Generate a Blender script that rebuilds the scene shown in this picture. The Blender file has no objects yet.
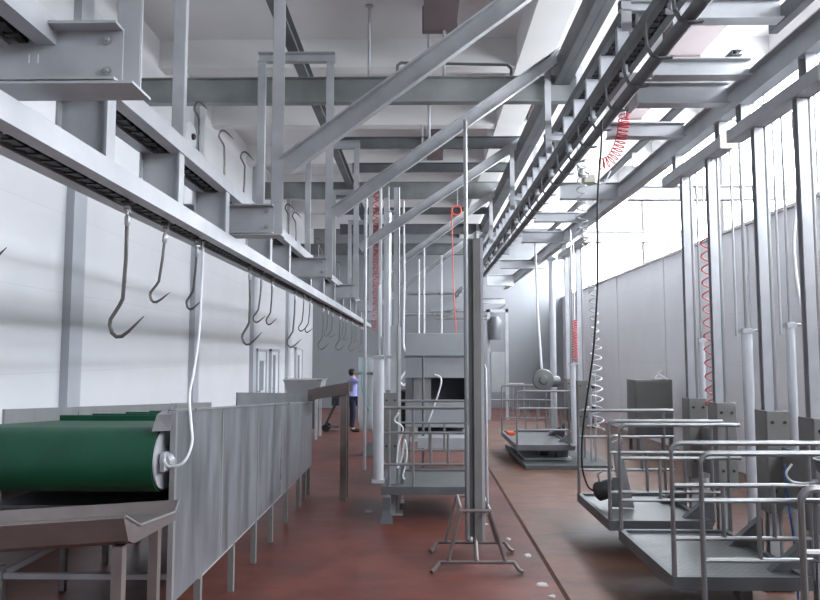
import bpy, math, random
from mathutils import Vector as V, Matrix
R = random.Random(7)
sc = bpy.context.scene
col = sc.collection

# ------------------------------------------------------------------ camera
F, H = 700.0, 2.1
TH = math.atan(55 / F)
YAW = math.atan(10 / F * math.cos(TH))
cam_d = bpy.data.cameras.new('camera')
cam = bpy.data.objects.new('camera', cam_d)
col.objects.link(cam)
cam.location = (0, 0, H)
cam.rotation_euler = (math.pi / 2 + TH, 0, YAW)
cam_d.sensor_width = 36
cam_d.lens = F / 820 * 36
cam_d.clip_end = 200
sc.camera = cam

# ------------------------------------------------------------------ materials
def srgb(r, g, b):
    def f(c):
        c /= 255
        return c / 12.92 if c <= .04045 else ((c + .055) / 1.055) ** 2.4
    return (f(r), f(g), f(b), 1)

def mat(name, c, rough=.5, metal=0., var=.12, scale=4., stretch=(1, 1, 1), bump=0., bscale=40., rvar=0.):
    m = bpy.data.materials.new(name)
    m.use_nodes = True
    nt = m.node_tree
    N, L = nt.nodes, nt.links
    b = N['Principled BSDF']
    b.inputs['Roughness'].default_value = rough
    b.inputs['Metallic'].default_value = metal
    tc = N.new('ShaderNodeTexCoord')
    mp = N.new('ShaderNodeMapping')
    mp.inputs['Scale'].default_value = stretch
    L.new(tc.outputs['Object'], mp.inputs['Vector'])
    nz = N.new('ShaderNodeTexNoise')
    nz.inputs['Scale'].default_value = scale
    nz.inputs['Detail'].default_value = 5
    L.new(mp.outputs['Vector'], nz.inputs['Vector'])
    rp = N.new('ShaderNodeValToRGB')
    rp.color_ramp.elements[0].position = .3
    rp.color_ramp.elements[1].position = .7
    rp.color_ramp.elements[0].color = tuple(x * (1 - var) for x in c[:3]) + (1,)
    rp.color_ramp.elements[1].color = tuple(min(1, x * (1 + var)) for x in c[:3]) + (1,)
    L.new(nz.outputs['Fac'], rp.inputs['Fac'])
    L.new(rp.outputs['Color'], b.inputs['Base Color'])
    if rvar:
        mr = N.new('ShaderNodeMapRange')
        mr.inputs['To Min'].default_value = max(.03, rough - rvar)
        mr.inputs['To Max'].default_value = min(1, rough + rvar)
        L.new(nz.outputs['Fac'], mr.inputs['Value'])
        L.new(mr.outputs['Result'], b.inputs['Roughness'])
    if bump:
        n2 = N.new('ShaderNodeTexNoise')
        n2.inputs['Scale'].default_value = bscale
        L.new(tc.outputs['Object'], n2.inputs['Vector'])
        bp = N.new('ShaderNodeBump')
        bp.inputs['Strength'].default_value = bump
        bp.inputs['Distance'].default_value = .01
        L.new(n2.outputs['Fac'], bp.inputs['Height'])
        L.new(bp.outputs['Normal'], b.inputs['Normal'])
    return m

M = {}
M['galv'] = mat('galvanised_steel', srgb(174, 176, 180), .34, .12, .14, 3.)
M['galv_dark'] = mat('dark_shaded_steel', srgb(100, 103, 106), .5, .2, .16, 2.5)  # darker galvanised copy; underside shade of track and girders put into its colour
M['steel'] = mat('stainless_steel', srgb(160, 161, 162), .3, .5, .10, 6., (1, 1, .15), rvar=.1)
M['sheet'] = mat('brushed_sheet', srgb(128, 131, 135), .36, .45, .42, 6., (1, 1, .2), rvar=.16)
M['stained'] = mat('stained_beam', srgb(134, 138, 138), .5, .15, .34, 1.1)
M['carriage'] = mat('carriage_plate', srgb(126, 125, 123), .45, .2, .1, 5.)
M['bright'] = mat('polished_tube', srgb(212, 215, 220), .22, .35, .05, 6.)
M['coil_grey'] = mat('pale_coil', srgb(196, 198, 200), .4, 0, .04)
M['cabinet'] = mat('cabinet_grey', srgb(112, 114, 113), .45, .15, .07, 2.)
M['hook'] = mat('hook_steel', srgb(104, 102, 100), .35, .5, .15, 8.)
M['trim'] = mat('grey_pilaster', srgb(176, 180, 186), .4, 0, .03)
M['tray'] = mat('worn_tray_steel', srgb(132, 124, 122), .35, .5, .15, 4., rvar=.1)
M['mach'] = mat('machine_grey', srgb(158, 162, 165), .5, .3, .08, 2.)
M['dark'] = mat('dark_iron', srgb(62, 62, 64), .5, .5, .25, 20.)
M['chain'] = mat('oiled_chain', srgb(48, 46, 46), .45, .5, .35, 30.)
M['green'] = mat('green_belt', srgb(0, 74, 50), .5, 0, .14, 5.)
M['white'] = mat('white_hose', srgb(228, 230, 234), .4, 0, .04)
M['black'] = mat('black_rubber', srgb(30, 31, 33), .5, 0, .1)
M['red'] = mat('red_hose', srgb(214, 40, 44), .4, 0, .06)
M['dull_red'] = mat('faded_red_hose', srgb(206, 92, 94), .4, 0, .06)
M['pink'] = mat('orange_red_cord', srgb(226, 92, 76), .4, 0, .06)
M['teal'] = mat('teal_hose', srgb(110, 190, 190), .4, 0, .06)
M['blue'] = mat('blue_hose', srgb(70, 110, 180), .4, 0, .06)
M['orange'] = mat('orange_plastic', srgb(222, 92, 50), .5, 0, .06)
M['brown'] = mat('brown_duct', srgb(118, 106, 109), .6, 0, .05, 2.)
M['ceil'] = mat('painted_concrete', srgb(216, 215, 216), .85, 0, .03, 1.5)
M['beam'] = mat('painted_beam', srgb(222, 222, 222), .85, 0, .03, 1.5)
M['paper'] = mat('white_scrap', srgb(180, 176, 176), .7, 0, .05)
M['skin'] = mat('skin', srgb(196, 150, 130), .5, 0, .05)
M['shirt'] = mat('lavender_shirt', srgb(150, 156, 214), .8, 0, .08)
M['trousers'] = mat('navy_trousers', srgb(34, 38, 60), .8, 0, .1)
M['hair'] = mat('black_hair', srgb(24, 22, 24), .6, 0, .2)
M['door'] = mat('door_white', srgb(214, 218, 222), .4, 0, .02)
M['pane_dark'] = mat('dark_pane', srgb(150, 155, 162), .2, .1, .05)
M['beige'] = mat('beige_board', srgb(206, 204, 190), .6, 0, .04)
M['mopwhite'] = mat('frosted_plastic', srgb(206, 214, 218), .35, 0, .04)
M['brass'] = mat('brass', srgb(190, 160, 90), .35, .8, .08)

def wall_mat(name, c, seam_axis, rough):
    m = mat(name, c, rough, 0, .025, 1.2)
    nt = m.node_tree
    N, L = nt.nodes, nt.links
    b = N['Principled BSDF']
    tc = N.new('ShaderNodeTexCoord')
    mp = N.new('ShaderNodeMapping')
    # wall runs in y/z : bring (y, z) to (x, y) for the panel pattern
    mp.inputs['Rotation'].default_value = (math.pi / 2, 0, math.pi / 2) if seam_axis == 'y' else (math.pi / 2, 0, 0)
    L.new(tc.outputs['Object'], mp.inputs['Vector'])
    br = N.new('ShaderNodeTexBrick')
    br.offset = 0
    br.inputs['Scale'].default_value = 1.
    br.inputs['Brick Width'].default_value = .95
    br.inputs['Row Height'].default_value = 2.2
    br.inputs['Mortar Size'].default_value = .006
    br.inputs['Color1'].default_value = (1, 1, 1, 1)
    br.inputs['Color2'].default_value = (.96, .96, .96, 1)
    br.inputs['Mortar'].default_value = (.90, .90, .91, 1)
    L.new(mp.outputs['Vector'], br.inputs['Vector'])
    mx = N.new('ShaderNodeMix')
    mx.data_type = 'RGBA'
    mx.blend_type = 'MULTIPLY'
    mx.inputs['Factor'].default_value = 1
    src = b.inputs['Base Color'].links[0].from_socket
    L.new(src, mx.inputs['A'])
    L.new(br.outputs['Color'], mx.inputs['B'])
    L.new(mx.outputs['Result'], b.inputs['Base Color'])
    return m
M['wall'] = wall_mat('white_wall_panel', srgb(224, 225, 228), 'y', .26)
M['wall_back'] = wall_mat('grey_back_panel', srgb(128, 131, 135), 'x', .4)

def floor_mat(name, c, c2, rough):
    m = mat(name, c, rough, 0, .16, .9, rvar=.16)
    nt = m.node_tree
    N, L = nt.nodes, nt.links
    b = N['Principled BSDF']
    tc = N.new('ShaderNodeTexCoord')
    n1 = N.new('ShaderNodeTexNoise')
    n1.inputs['Scale'].default_value = .55
    n1.inputs['Detail'].default_value = 8
    n1.inputs['Roughness'].default_value = .65
    L.new(tc.outputs['Object'], n1.inputs['Vector'])
    n2 = N.new('ShaderNodeTexNoise')
    n2.inputs['Scale'].default_value = 60
    L.new(tc.outputs['Object'], n2.inputs['Vector'])
    mr = N.new('ShaderNodeMapRange')
    mr.inputs['From Min'].default_value = .45
    mr.inputs['From Max'].default_value = .68
    L.new(n1.outputs['Fac'], mr.inputs['Value'])
    mx = N.new('ShaderNodeMix')
    mx.data_type = 'RGBA'
    src = b.inputs['Base Color'].links[0].from_socket
    L.new(mr.outputs['Result'], mx.inputs['Factor'])
    L.new(src, mx.inputs['A'])
    mx.inputs['B'].default_value = c2
    m2 = N.new('ShaderNodeMix')
    m2.data_type = 'RGBA'
    m2.blend_type = 'OVERLAY'
    m2.inputs['Factor'].default_value = .25
    L.new(mx.outputs['Result'], m2.inputs['A'])
    L.new(n2.outputs['Color'], m2.inputs['B'])
    n3 = N.new('ShaderNodeTexNoise')       # scuffs and dirty patches
    n3.inputs['Scale'].default_value = 2.6
    n3.inputs['Detail'].default_value = 9
    n3.inputs['Roughness'].default_value = .7
    n3.inputs['Distortion'].default_value = .6
    mp3 = N.new('ShaderNodeMapping')
    mp3.inputs['Scale'].default_value = (.55, 1.3, 1)
    L.new(tc.outputs['Object'], mp3.inputs['Vector'])
    L.new(mp3.outputs['Vector'], n3.inputs['Vector'])
    mr3 = N.new('ShaderNodeMapRange')
    mr3.inputs['From Min'].default_value = .36
    mr3.inputs['From Max'].default_value = .62
    mr3.inputs['To Min'].default_value = .62
    mr3.inputs['To Max'].default_value = 1.08
    L.new(n3.outputs['Fac'], mr3.inputs['Value'])
    m3 = N.new('ShaderNodeMix')
    m3.data_type = 'RGBA'
    m3.blend_type = 'MULTIPLY'
    m3.inputs['Factor'].default_value = 1
    L.new(m2.outputs['Result'], m3.inputs['A'])
    L.new(mr3.outputs['Result'], m3.inputs['B'])
    L.new(m3.outputs['Result'], b.inputs['Base Color'])
    bp = N.new('ShaderNodeBump')
    bp.inputs['Strength'].default_value = .15
    bp.inputs['Distance'].default_value = .01
    L.new(n2.outputs['Fac'], bp.inputs['Height'])
    L.new(bp.outputs['Normal'], b.inputs['Normal'])
    return m
M['floor_red'] = floor_mat('red_floor_paint', srgb(106, 58, 48), srgb(80, 50, 44), .42)
M['floor_tan'] = floor_mat('worn_floor_paint', srgb(112, 77, 62), srgb(90, 66, 54), .48)
M['pad'] = mat('grey_concrete', srgb(84, 86, 86), .7, 0, .1, 3.)

def tread_mat():
    m = mat('tread_plate', srgb(124, 126, 125), .4, .3, .08, 4.)
    nt = m.node_tree
    N, L = nt.nodes, nt.links
    tc = N.new('ShaderNodeTexCoord')
    ck = N.new('ShaderNodeTexBrick')
    ck.inputs['Scale'].default_value = 7
    ck.inputs['Mortar Size'].default_value = .09
    ck.inputs['Color1'].default_value = (1, 1, 1, 1)
    ck.inputs['Color2'].default_value = (.8, .8, .8, 1)
    ck.inputs['Mortar'].default_value = (0, 0, 0, 1)
    L.new(tc.outputs['Object'], ck.inputs['Vector'])
    bp = N.new('ShaderNodeBump')
    bp.inputs['Strength'].default_value = .6
    bp.inputs['Distance'].default_value = .01
    L.new(ck.outputs['Color'], bp.inputs['Height'])
    b = N['Principled BSDF']
    L.new(bp.outputs['Normal'], b.inputs['Normal'])
    c2 = N.new('ShaderNodeMapRange')
    c2.inputs['To Min'].default_value = .55
    L.new(ck.outputs['Color'], c2.inputs['Value'])
    mx = N.new('ShaderNodeMix')
    mx.data_type = 'RGBA'
    mx.blend_type = 'MULTIPLY'
    mx.inputs['Factor'].default_value = 1
    L.new(b.inputs['Base Color'].links[0].from_socket, mx.inputs['A'])
    L.new(c2.outputs['Result'], mx.inputs['B'])
    L.new(mx.outputs['Result'], b.inputs['Base Color'])
    return m
M['tread'] = tread_mat()
M['rail'] = mat('guardrail_steel', srgb(138, 139, 140), .32, .45, .1, 6.)

def glass_mat():
    m = bpy.data.materials.new('window_glass')
    m.use_nodes = True
    N, L = m.node_tree.nodes, m.node_tree.links
    N.clear()
    out = N.new('ShaderNodeOutputMaterial')
    mx = N.new('ShaderNodeMixShader')
    t = N.new('ShaderNodeBsdfTransparent')
    t.inputs['Color'].default_value = (.96, .98, 1, 1)
    g = N.new('ShaderNodeBsdfGlossy')
    g.inputs['Roughness'].default_value = .03
    lw = N.new('ShaderNodeLayerWeight')
    pw_ = N.new('ShaderNodeMath')
    pw_.operation = 'POWER'
    pw_.inputs[1].default_value = 4
    L.new(lw.outputs['Facing'], pw_.inputs[0])
    ml = N.new('ShaderNodeMath')
    ml.operation = 'MULTIPLY_ADD'
    ml.inputs[1].default_value = .5
    ml.inputs[2].default_value = .03
    L.new(pw_.outputs[0], ml.inputs[0])
    L.new(ml.outputs[0], mx.inputs['Fac'])
    L.new(t.outputs['BSDF'], mx.inputs[1])
    L.new(g.outputs['BSDF'], mx.inputs[2])
    L.new(mx.outputs['Shader'], out.inputs['Surface'])
    return m
M['glass'] = glass_mat()

# ------------------------------------------------------------------ mesh builder
class MB:
    def __init__(s):
        s.v, s.f, s.sm = [], [], []

    def _add(s, vs, fs, smooth=False):
        o = len(s.v)
        s.v += [V(p) for p in vs]
        for f in fs:
            s.f.append([i + o for i in f])
            s.sm.append(smooth if isinstance(smooth, bool) else smooth(f))
        return s

    def box(s, x0, x1, y0, y1, z0, z1):
        return s._add([(x0, y0, z0), (x1, y0, z0), (x1, y1, z0), (x0, y1, z0),
                       (x0, y0, z1), (x1, y0, z1), (x1, y1, z1), (x0, y1, z1)],
                      [(3, 2, 1, 0), (4, 5, 6, 7), (0, 1, 5, 4), (1, 2, 6, 5), (2, 3, 7, 6), (3, 0, 4, 7)])

    def loft(s, A, B, smooth=False):
        """solid between two matching polygons"""
        n = len(A)
        fs = [tuple(range(n))[::-1], tuple(range(n, 2 * n))]
        for i in range(n):
            j = (i + 1) % n
            fs.append((i, j, n + j, n + i))
        return s._add(list(A) + list(B), fs, (lambda f: len(f) == 4) if smooth else False)

    def prism(s, prof, p0, p1, up=(0, 0, 1)):
        p0, p1, up = V(p0), V(p1), V(up)
        d = (p1 - p0).normalized()
        a = d.cross(up).normalized()
        u = a.cross(d)
        return s.loft([p0 + a * x + u * y for x, y in prof], [p1 + a * x + u * y for x, y in prof])

    def tube(s, pts, r, n=8, closed=False):
        pts = [V(p) for p in pts]
        m = len(pts)
        rr = r if isinstance(r, (list, tuple)) else [r] * m
        vs, fs = [], []
        t = (pts[1] - pts[0]).normalized()
        a = t.orthogonal().normalized()
        for i, p in enumerate(pts):
            if i == 0:
                t2 = (pts[1] - pts[0]).normalized()
            elif i == m - 1:
                t2 = (pts[-1] - pts[-2]).normalized()
            else:
                t2 = ((pts[i + 1] - p).normalized() + (p - pts[i - 1]).normalized())
                t2 = t2.normalized() if t2.length > 1e-6 else t
            a = t.rotation_difference(t2) @ a
            a = (a - t2 * a.dot(t2)).normalized()
            t = t2
            b = t.cross(a)
            for k in range(n):
                q = 2 * math.pi * k / n
                vs.append(p + (a * math.cos(q) + b * math.sin(q)) * rr[i])
        for i in range(m - 1):
            for k in range(n):
                k2 = (k + 1) % n
                fs.append((i * n + k, i * n + k2, (i + 1) * n + k2, (i + 1) * n + k))
        fs.append(tuple(range(n))[::-1])
        fs.append(tuple(range((m - 1) * n, m * n)))
        return s._add(vs, fs, (lambda f: len(f) == 4) if n != 4 else False)

    def cyl(s, p0, p1, r, n=14):
        return s.tube([p0, p1], r, n)

    def lathe(s, prof, base, axis=(0, 0, 1), n=18):
        """prof: (radius, height along axis)"""
        ax = V(axis).normalized()
        a = ax.orthogonal().normalized()
        b = ax.cross(a)
        vs, fs = [], []
        for r, h in prof:
            for k in range(n):
                q = 2 * math.pi * k / n
                vs.append(V(base) + ax * h + (a * math.cos(q) + b * math.sin(q)) * max(r, 1e-4))
        m = len(prof)
        for i in range(m - 1):
            for k in range(n):
                k2 = (k + 1) % n
                fs.append((i * n + k, i * n + k2, (i + 1) * n + k2, (i + 1) * n + k))
        fs.append(tuple(range(n))[::-1])
        fs.append(tuple(range((m - 1) * n, m * n)))
        return s._add(vs, fs, lambda f: len(f) == 4)

    def build(s, name, m, parent=None, bevel=0., origin=None):
        if parent is not None:
            o0 = world_loc(parent)
        elif origin is not None:
            o0 = V(origin)
        else:
            xs = [p.x for p in s.v]; ys = [p.y for p in s.v]; zs = [p.z for p in s.v]
            o0 = V(((min(xs) + max(xs)) / 2, (min(ys) + max(ys)) / 2, min(zs)))
        me = bpy.data.meshes.new(name)
        me.from_pydata([tuple(p - o0) for p in s.v], [], s.f)
        me.polygons.foreach_set('use_smooth', s.sm)
        me.update()
        if any(s.sm): me.set_sharp_from_angle(angle=.7)
        me.materials.append(M[m] if isinstance(m, str) else m)
        o = bpy.data.objects.new(name, me)
        col.objects.link(o)
        if parent is not None:
            o.parent = parent
        else:
            o.location = o0
        if bevel:
            b = o.modifiers.new('bevel', 'BEVEL')
            b.width = bevel
            b.segments = 2
            b.limit_method = 'ANGLE'
        return o

def world_loc(o):
    p = V((0, 0, 0))
    while o is not None:
        p += o.location
        o = o.parent
    return p

def tag(o, label=None, cat=None, group=None, kind=None):
    if label: o['label'] = label
    if cat: o['category'] = cat
    if group: o['group'] = group
    if kind: o['kind'] = kind
    return o

def thing(name, loc, label, cat, group=None):
    o = bpy.data.objects.new(name, None)
    o.empty_display_size = .1
    o.location = loc
    col.objects.link(o)
    return tag(o, label, cat, group)

def copy_tree(o, parent=None):
    c = o.copy()
    col.objects.link(c)
    if parent is not None:
        c.parent = parent
    for ch in list(o.children):
        copy_tree(ch, c)
    return c

def structure(mb, name, m):
    return tag(mb.build(name, m), kind='structure')

# profiles (a = sideways, b = up)
def rect(w, h): return [(-w/2, -h/2), (w/2, -h/2), (w/2, h/2), (-w/2, h/2)]
def chan(w, h, t=.012):      # open towards +a
    return [(-w/2, -h/2), (w/2, -h/2), (w/2, -h/2 + t), (-w/2 + t, -h/2 + t), (-w/2 + t, h/2 - t), (w/2, h/2 - t), (w/2, h/2), (-w/2, h/2)]
def ibeam(w, h, t=.012):
    return [(-w/2, -h/2), (w/2, -h/2), (w/2, -h/2 + t), (t/2, -h/2 + t), (t/2, h/2 - t), (w/2, h/2 - t), (w/2, h/2),
            (-w/2, h/2), (-w/2, h/2 - t), (-t/2, h/2 - t), (-t/2, -h/2 + t), (-w/2, -h/2 + t)]
def angle(w, h, t=.01):
    return [(-w/2, -h/2), (w/2, -h/2), (w/2, -h/2 + t), (-w/2 + t, -h/2 + t), (-w/2 + t, h/2), (-w/2, h/2)]
def slot(w, h, lip, t=.012):  # box rail, open slot below
    return [(-w/2, -h/2), (-w/2 + lip, -h/2), (-w/2 + lip, -h/2 + t), (-w/2 + t, -h/2 + t), (-w/2 + t, h/2 - t),
            (w/2 - t, h/2 - t), (w/2 - t, -h/2 + t), (w/2 - lip, -h/2 + t), (w/2 - lip, -h/2), (w/2, -h/2), (w/2, h/2), (-w/2, h/2)]
def flip(p): return [(-a, b) for a, b in p][::-1]

def arc(c, r, a0, a1, ex, ey, n=6):
    c, ex, ey = V(c), V(ex), V(ey)
    return [c + ex * r * math.cos(a0 + (a1 - a0) * i / n) + ey * r * math.sin(a0 + (a1 - a0) * i / n) for i in range(n + 1)]

def smooth_path(pts, k=6):
    """Catmull-Rom through points"""
    P = [V(p) for p in pts]
    P = [P[0] * 2 - P[1]] + P + [P[-1] * 2 - P[-2]]
    out = []
    for i in range(1, len(P) - 2):
        for j in range(k):
            t = j / k
            a, b, c, d = P[i-1], P[i], P[i+1], P[i+2]
            out.append(.5 * ((2*b) + (c - a)*t + (2*a - 5*b + 4*c - d)*t*t + (3*b - a - 3*c + d)*t*t*t))
    out.append(P[-2])
    return out

def helix(p0, p1, r, turns, rr, r1=None, seg=10):
    p0, p1 = V(p0), V(p1)
    d = (p1 - p0)
    t = d.normalized()
    a = t.orthogonal().normalized()
    b = t.cross(a)
    n = int(turns * seg)
    return [p0 + d * (i / n) + (a * math.cos(2*math.pi*i/seg) + b * math.sin(2*math.pi*i/seg)) * (r if r1 is None else r + (r1 - r)*i/n) for i in range(n + 1)]

# ------------------------------------------------------------------ the room
XL, XR, Y0, Y1, ZC = -4.3, 5.7, -6.0, 28.0, 7.3
XS = 1.25                       # edge between the lower aisle and the raised working floor
structure(MB().box(XL - .2, XR + .2, Y0 - .2, Y1 + .2, -.3, 0), 'floor', 'floor_red')
structure(MB().loft([(XS, Y0, 0), (XR, Y0, 0), (XR, Y0, .025), (XS + .03, Y0, .025)],
                    [(XS, 22, 0), (XR, 22, 0), (XR, 22, .025), (XS + .03, 22, .025)]), 'floor_right', 'floor_tan')
structure(MB().box(XL - .2, XR + .2, Y0 - .2, Y1 + .2, ZC, ZC + .2), 'ceiling', 'ceil')
structure(MB().box(XL - .2, XL, Y0, Y1, 0, ZC), 'wall_left', 'wall')
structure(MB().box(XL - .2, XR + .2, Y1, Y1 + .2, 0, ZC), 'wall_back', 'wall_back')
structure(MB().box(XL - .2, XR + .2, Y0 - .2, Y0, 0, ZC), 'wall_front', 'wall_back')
ZS, ZW = 4.38, 6.85
structure(MB().box(XR, XR + .2, Y0, Y1, 0, ZS), 'wall_right', 'wall')
structure(MB().box(XR, XR + .2, Y0, Y1, ZW, ZC), 'wall_right_lintel', 'beam')
structure(MB().box(XR - .06, XR, Y0, Y1, ZS - .03, ZS + .02), 'trim_1', 'beam')     # sill
bays = [-3.4, -.8, 3.85, 8.5, 13.15, 17.8, 22.45, 28]
k = 2
for i in range(len(bays)):
    y = bays[i]
    if -2 < y < 27:
        structure(MB().box(XR, XR + .14, y - .12, y + .12, ZS, ZW), 'trim_%d' % k, 'beam'); k += 1
        structure(MB().box(XL, XL + .10, y - .16, y + .16, 0, ZC), 'trim_%d' % k, 'trim'); k += 1
    if i == 0:
        structure(MB().box(XR, XR + .2, Y0, bays[0], ZS, ZW), 'wall_right_light_block', 'wall')  # unseen blank wall added in place of windows to cut light from behind
    if i < len(bays) - 1:
        a, b = y + .12, bays[i + 1] - .12
        w = MB()
        w.box(XR + .08, XR + .11, a, b, ZS, ZS + .07).box(XR + .08, XR + .11, a, b, ZW - .07, ZW)
        for j in range(4):
            yy = a + (b - a) * j / 3
            w.box(XR + .08, XR + .11, max(a, yy - .03), min(b, yy + .03), ZS + .07, ZW - .07)
        wo = structure(w, 'window_%d' % (i + 1), 'door')
        MB().box(XR + .085, XR + .09, a, b, ZS + .05, ZW - .05).build('window_pane', 'glass', wo)
# panel joints on the right wall
for y in (9.9, 12.2, 16.4, 20.3):
    structure(MB().box(XR - .02, XR, y - .07, y + .07, .05, ZS - .03), 'trim_%d' % k, 'wall'); k += 1
# concrete beams under the ceiling
i = 0
for y in [-3.2, -.3, 2.6, 5.5, 8.4, 11.3, 14.2, 17.1, 20.0, 22.9, 25.8]:
    structure(MB().box(XL, XR, y - .14, y + .14, 6.82, ZC), 'ceiling_beam_%d' % (i + 1), 'beam'); i += 1
structure(MB().box(1.58, 2.1, Y0, Y1, 6.8, ZC), 'ceiling_beam_%d' % (i + 1), 'beam')
# doors in the far left wall
def door(n, y0, y1, zt, pane):
    d = MB().box(XL, XL + .05, y0, y1, 0, zt)
    o = structure(d, 'door_%d' % n, 'door')
    fr = MB()
    fr.box(XL, XL + .08, y0 - .07, y0, 0, zt + .07).box(XL, XL + .08, y1, y1 + .07, 0, zt + .07).box(XL, XL + .08, y0 - .07, y1 + .07, zt, zt + .07)
    fr.build('door_frame', 'trim', o)
    MB().box(XL + .05, XL + .056, *pane).build('door_pane', 'pane_dark', o)
    MB().tube([(XL + .05, y0 + .12, 1.0), (XL + .11, y0 + .12, 1.0), (XL + .11, y0 + .12, 1.15), (XL + .05, y0 + .12, 1.15)], .012, 6).build('door_handle', 'steel', o)
door(1, 18.3, 19.3, 2.2, (18.55, 19.05, 1.15, 1.95))
door(2, 20.0, 21.0, 2.2, (20.25, 20.6, .9, 2.1))
door(3, 24.0, 25.2, 2.3, (24.35, 24.7, 1.2, 2.1))
# ------------------------------------------------------------------ light : daylight through the windows
w = bpy.data.worlds.new('overcast_sky')
w.use_nodes = True
sc.world = w
bg = w.node_tree.nodes['Background']
wn, wl = w.node_tree.nodes, w.node_tree.links
wtc = wn.new('ShaderNodeTexCoord')
wsp = wn.new('ShaderNodeSeparateXYZ')
wrp = wn.new('ShaderNodeValToRGB')
wrp.color_ramp.elements[0].position = .47      # ground outside, below the horizon
wrp.color_ramp.elements[0].color = (.56, .56, .56, 1)
wrp.color_ramp.elements[1].position = .53
wrp.color_ramp.elements[1].color = (.95, .97, 1, 1)
wmr = wn.new('ShaderNodeMapRange')
wmr.inputs['From Min'].default_value = -1
wl.new(wtc.outputs['Generated'], wsp.inputs[0])
wl.new(wsp.outputs['Z'], wmr.inputs['Value'])
wl.new(wmr.outputs['Result'], wrp.inputs['Fac'])
wl.new(wrp.outputs['Color'], bg.inputs['Color'])
bg.inputs['Strength'].default_value = 9.0
for i in range(len(bays) - 1):
    a, b = bays[i] + .12, bays[i + 1] - .12
    ld = bpy.data.lights.new('sky_portal', 'AREA')
    ld.shape = 'RECTANGLE'
    ld.size = b - a
    ld.size_y = ZW - ZS
    ld.cycles.is_portal = True
    lo = bpy.data.objects.new('sky_portal', ld)
    col.objects.link(lo)
    lo.matrix_world = Matrix.Translation((XR + .2, (a + b) / 2, (ZS + ZW) / 2)) @ Matrix(((0, 0, 1, 0), (1, 0, 0, 0), (0, 1, 0, 0), (0, 0, 0, 1)))

# ------------------------------------------------------------------ left overhead hook conveyor
XA, XB = -1.89, -1.6
XM = (XA + XB) / 2
oc = thing('hook_conveyor', (XM, 12, 3.0), 'overhead conveyor of two stacked galvanised rails carrying hooks, above the green belt', 'overhead conveyor')
for zc, nm in ((3.055, 'lower_rail'), (3.515, 'upper_rail')):
    r = MB().prism(slot(.29, .11, .085), (XM, .6, zc), (XM, 23, zc)).build(nm, 'galv', oc)
    ch = MB()
    y = .7
    while y < 22.9:
        ch.box(XM - .02, XM + .02, y, y + .07, zc - .045, zc - .02)
        ch.box(XM - .034, XM + .034, y + .075, y + .105, zc - .05, zc - .012)
        y += .11
    ch.build('drive_chain', 'chain', r)
for y in (1.5, 3.55, 4.63, 5.77, 7.5, 8.6, 10.3, 11.7, 13.2, 14.7, 16.2, 17.6, 19.2, 20.8, 22.6):
    p = MB().prism([(b_, a_) for a_, b_ in ibeam(.1, .27, .012)], (XM, y, 3.11), (XM, y, 3.46), (0, 1, 0))
    p.build('spacer_post', 'galv', oc)
# hangers : portal frames with a channel carrying the rails
PY = [2.93, 6.13, 9.7, 13.9, 18.1, 22.3]
portal_words = ['nearest, with bolted channel at upper left', 'second from the camera', 'third, its whole top bar in view',
                'fourth from the camera', 'fifth from the camera', 'last and farthest from the camera']
for i, y in enumerate(PY):
    dz = (.08, -.02, 0, .05, .05, .05)[i]
    t = thing('portal_hanger', (XM, y, 3.2), 'portal hanger of the left hook rails, ' + portal_words[i], 'hanger frame', 'portal hangers over the hook rails')
    MB().prism(chan(.09, .26, .012), (-2.25, y, 3.325 + dz), (-1.305, y, 3.325 + dz)).build('channel_crossbeam', 'galv', t)
    for x, s in ((-2.2 if i < 2 else -2.27, 1), (-1.285, -1)):
        MB().prism(angle(.11, .07, .012) if s > 0 else flip(angle(.11, .07, .012)), (x, y + .085, 3.19 + dz), (x, y + .085, 6.32), (0, 1, 0)).box(x - .05, x + .05, y + .046, y + .056, 3.19 + dz, 6.32).build('hanger_leg', 'galv', t)
    MB().prism(chan(.1, .14, .012), (-2.33, y + .08, 6.38), (-1.22, y + .08, 6.38)).build('top_bar', 'galv', t)
    MB().box(-2.22, -1.225, y - .045, y + .16, 3.176 + dz, 3.188 + dz).build('bottom_plate', 'galv', t)
    for z in (3.26 + dz, 3.40 + dz):
        MB().lathe([(.02, 0), (.022, .006), (.011, .008), (.011, .024), (0, .026)], (-1.37, y + .032, z), (0, -1, 0), 8).build('bolt', 'steel', t)
    if i == 0:
        cm = MB()
        for x in (-1.72, -1.68):
            cm.box(x, x + .004, y + .0315, y + .033, 3.30 + dz, 3.34 + dz)
        cm.build('chalk_mark', 'white', t)
# ridge beam the portals hang from
tag(MB().prism(ibeam(.15, .24, .014), (-1.82, 1, 6.57), (-1.82, 24, 6.57)).build('suspension_girder', 'galv_dark'),
    'dark I-beam running away under the ceiling, on top of the portal hangers', 'steel beam')

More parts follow.
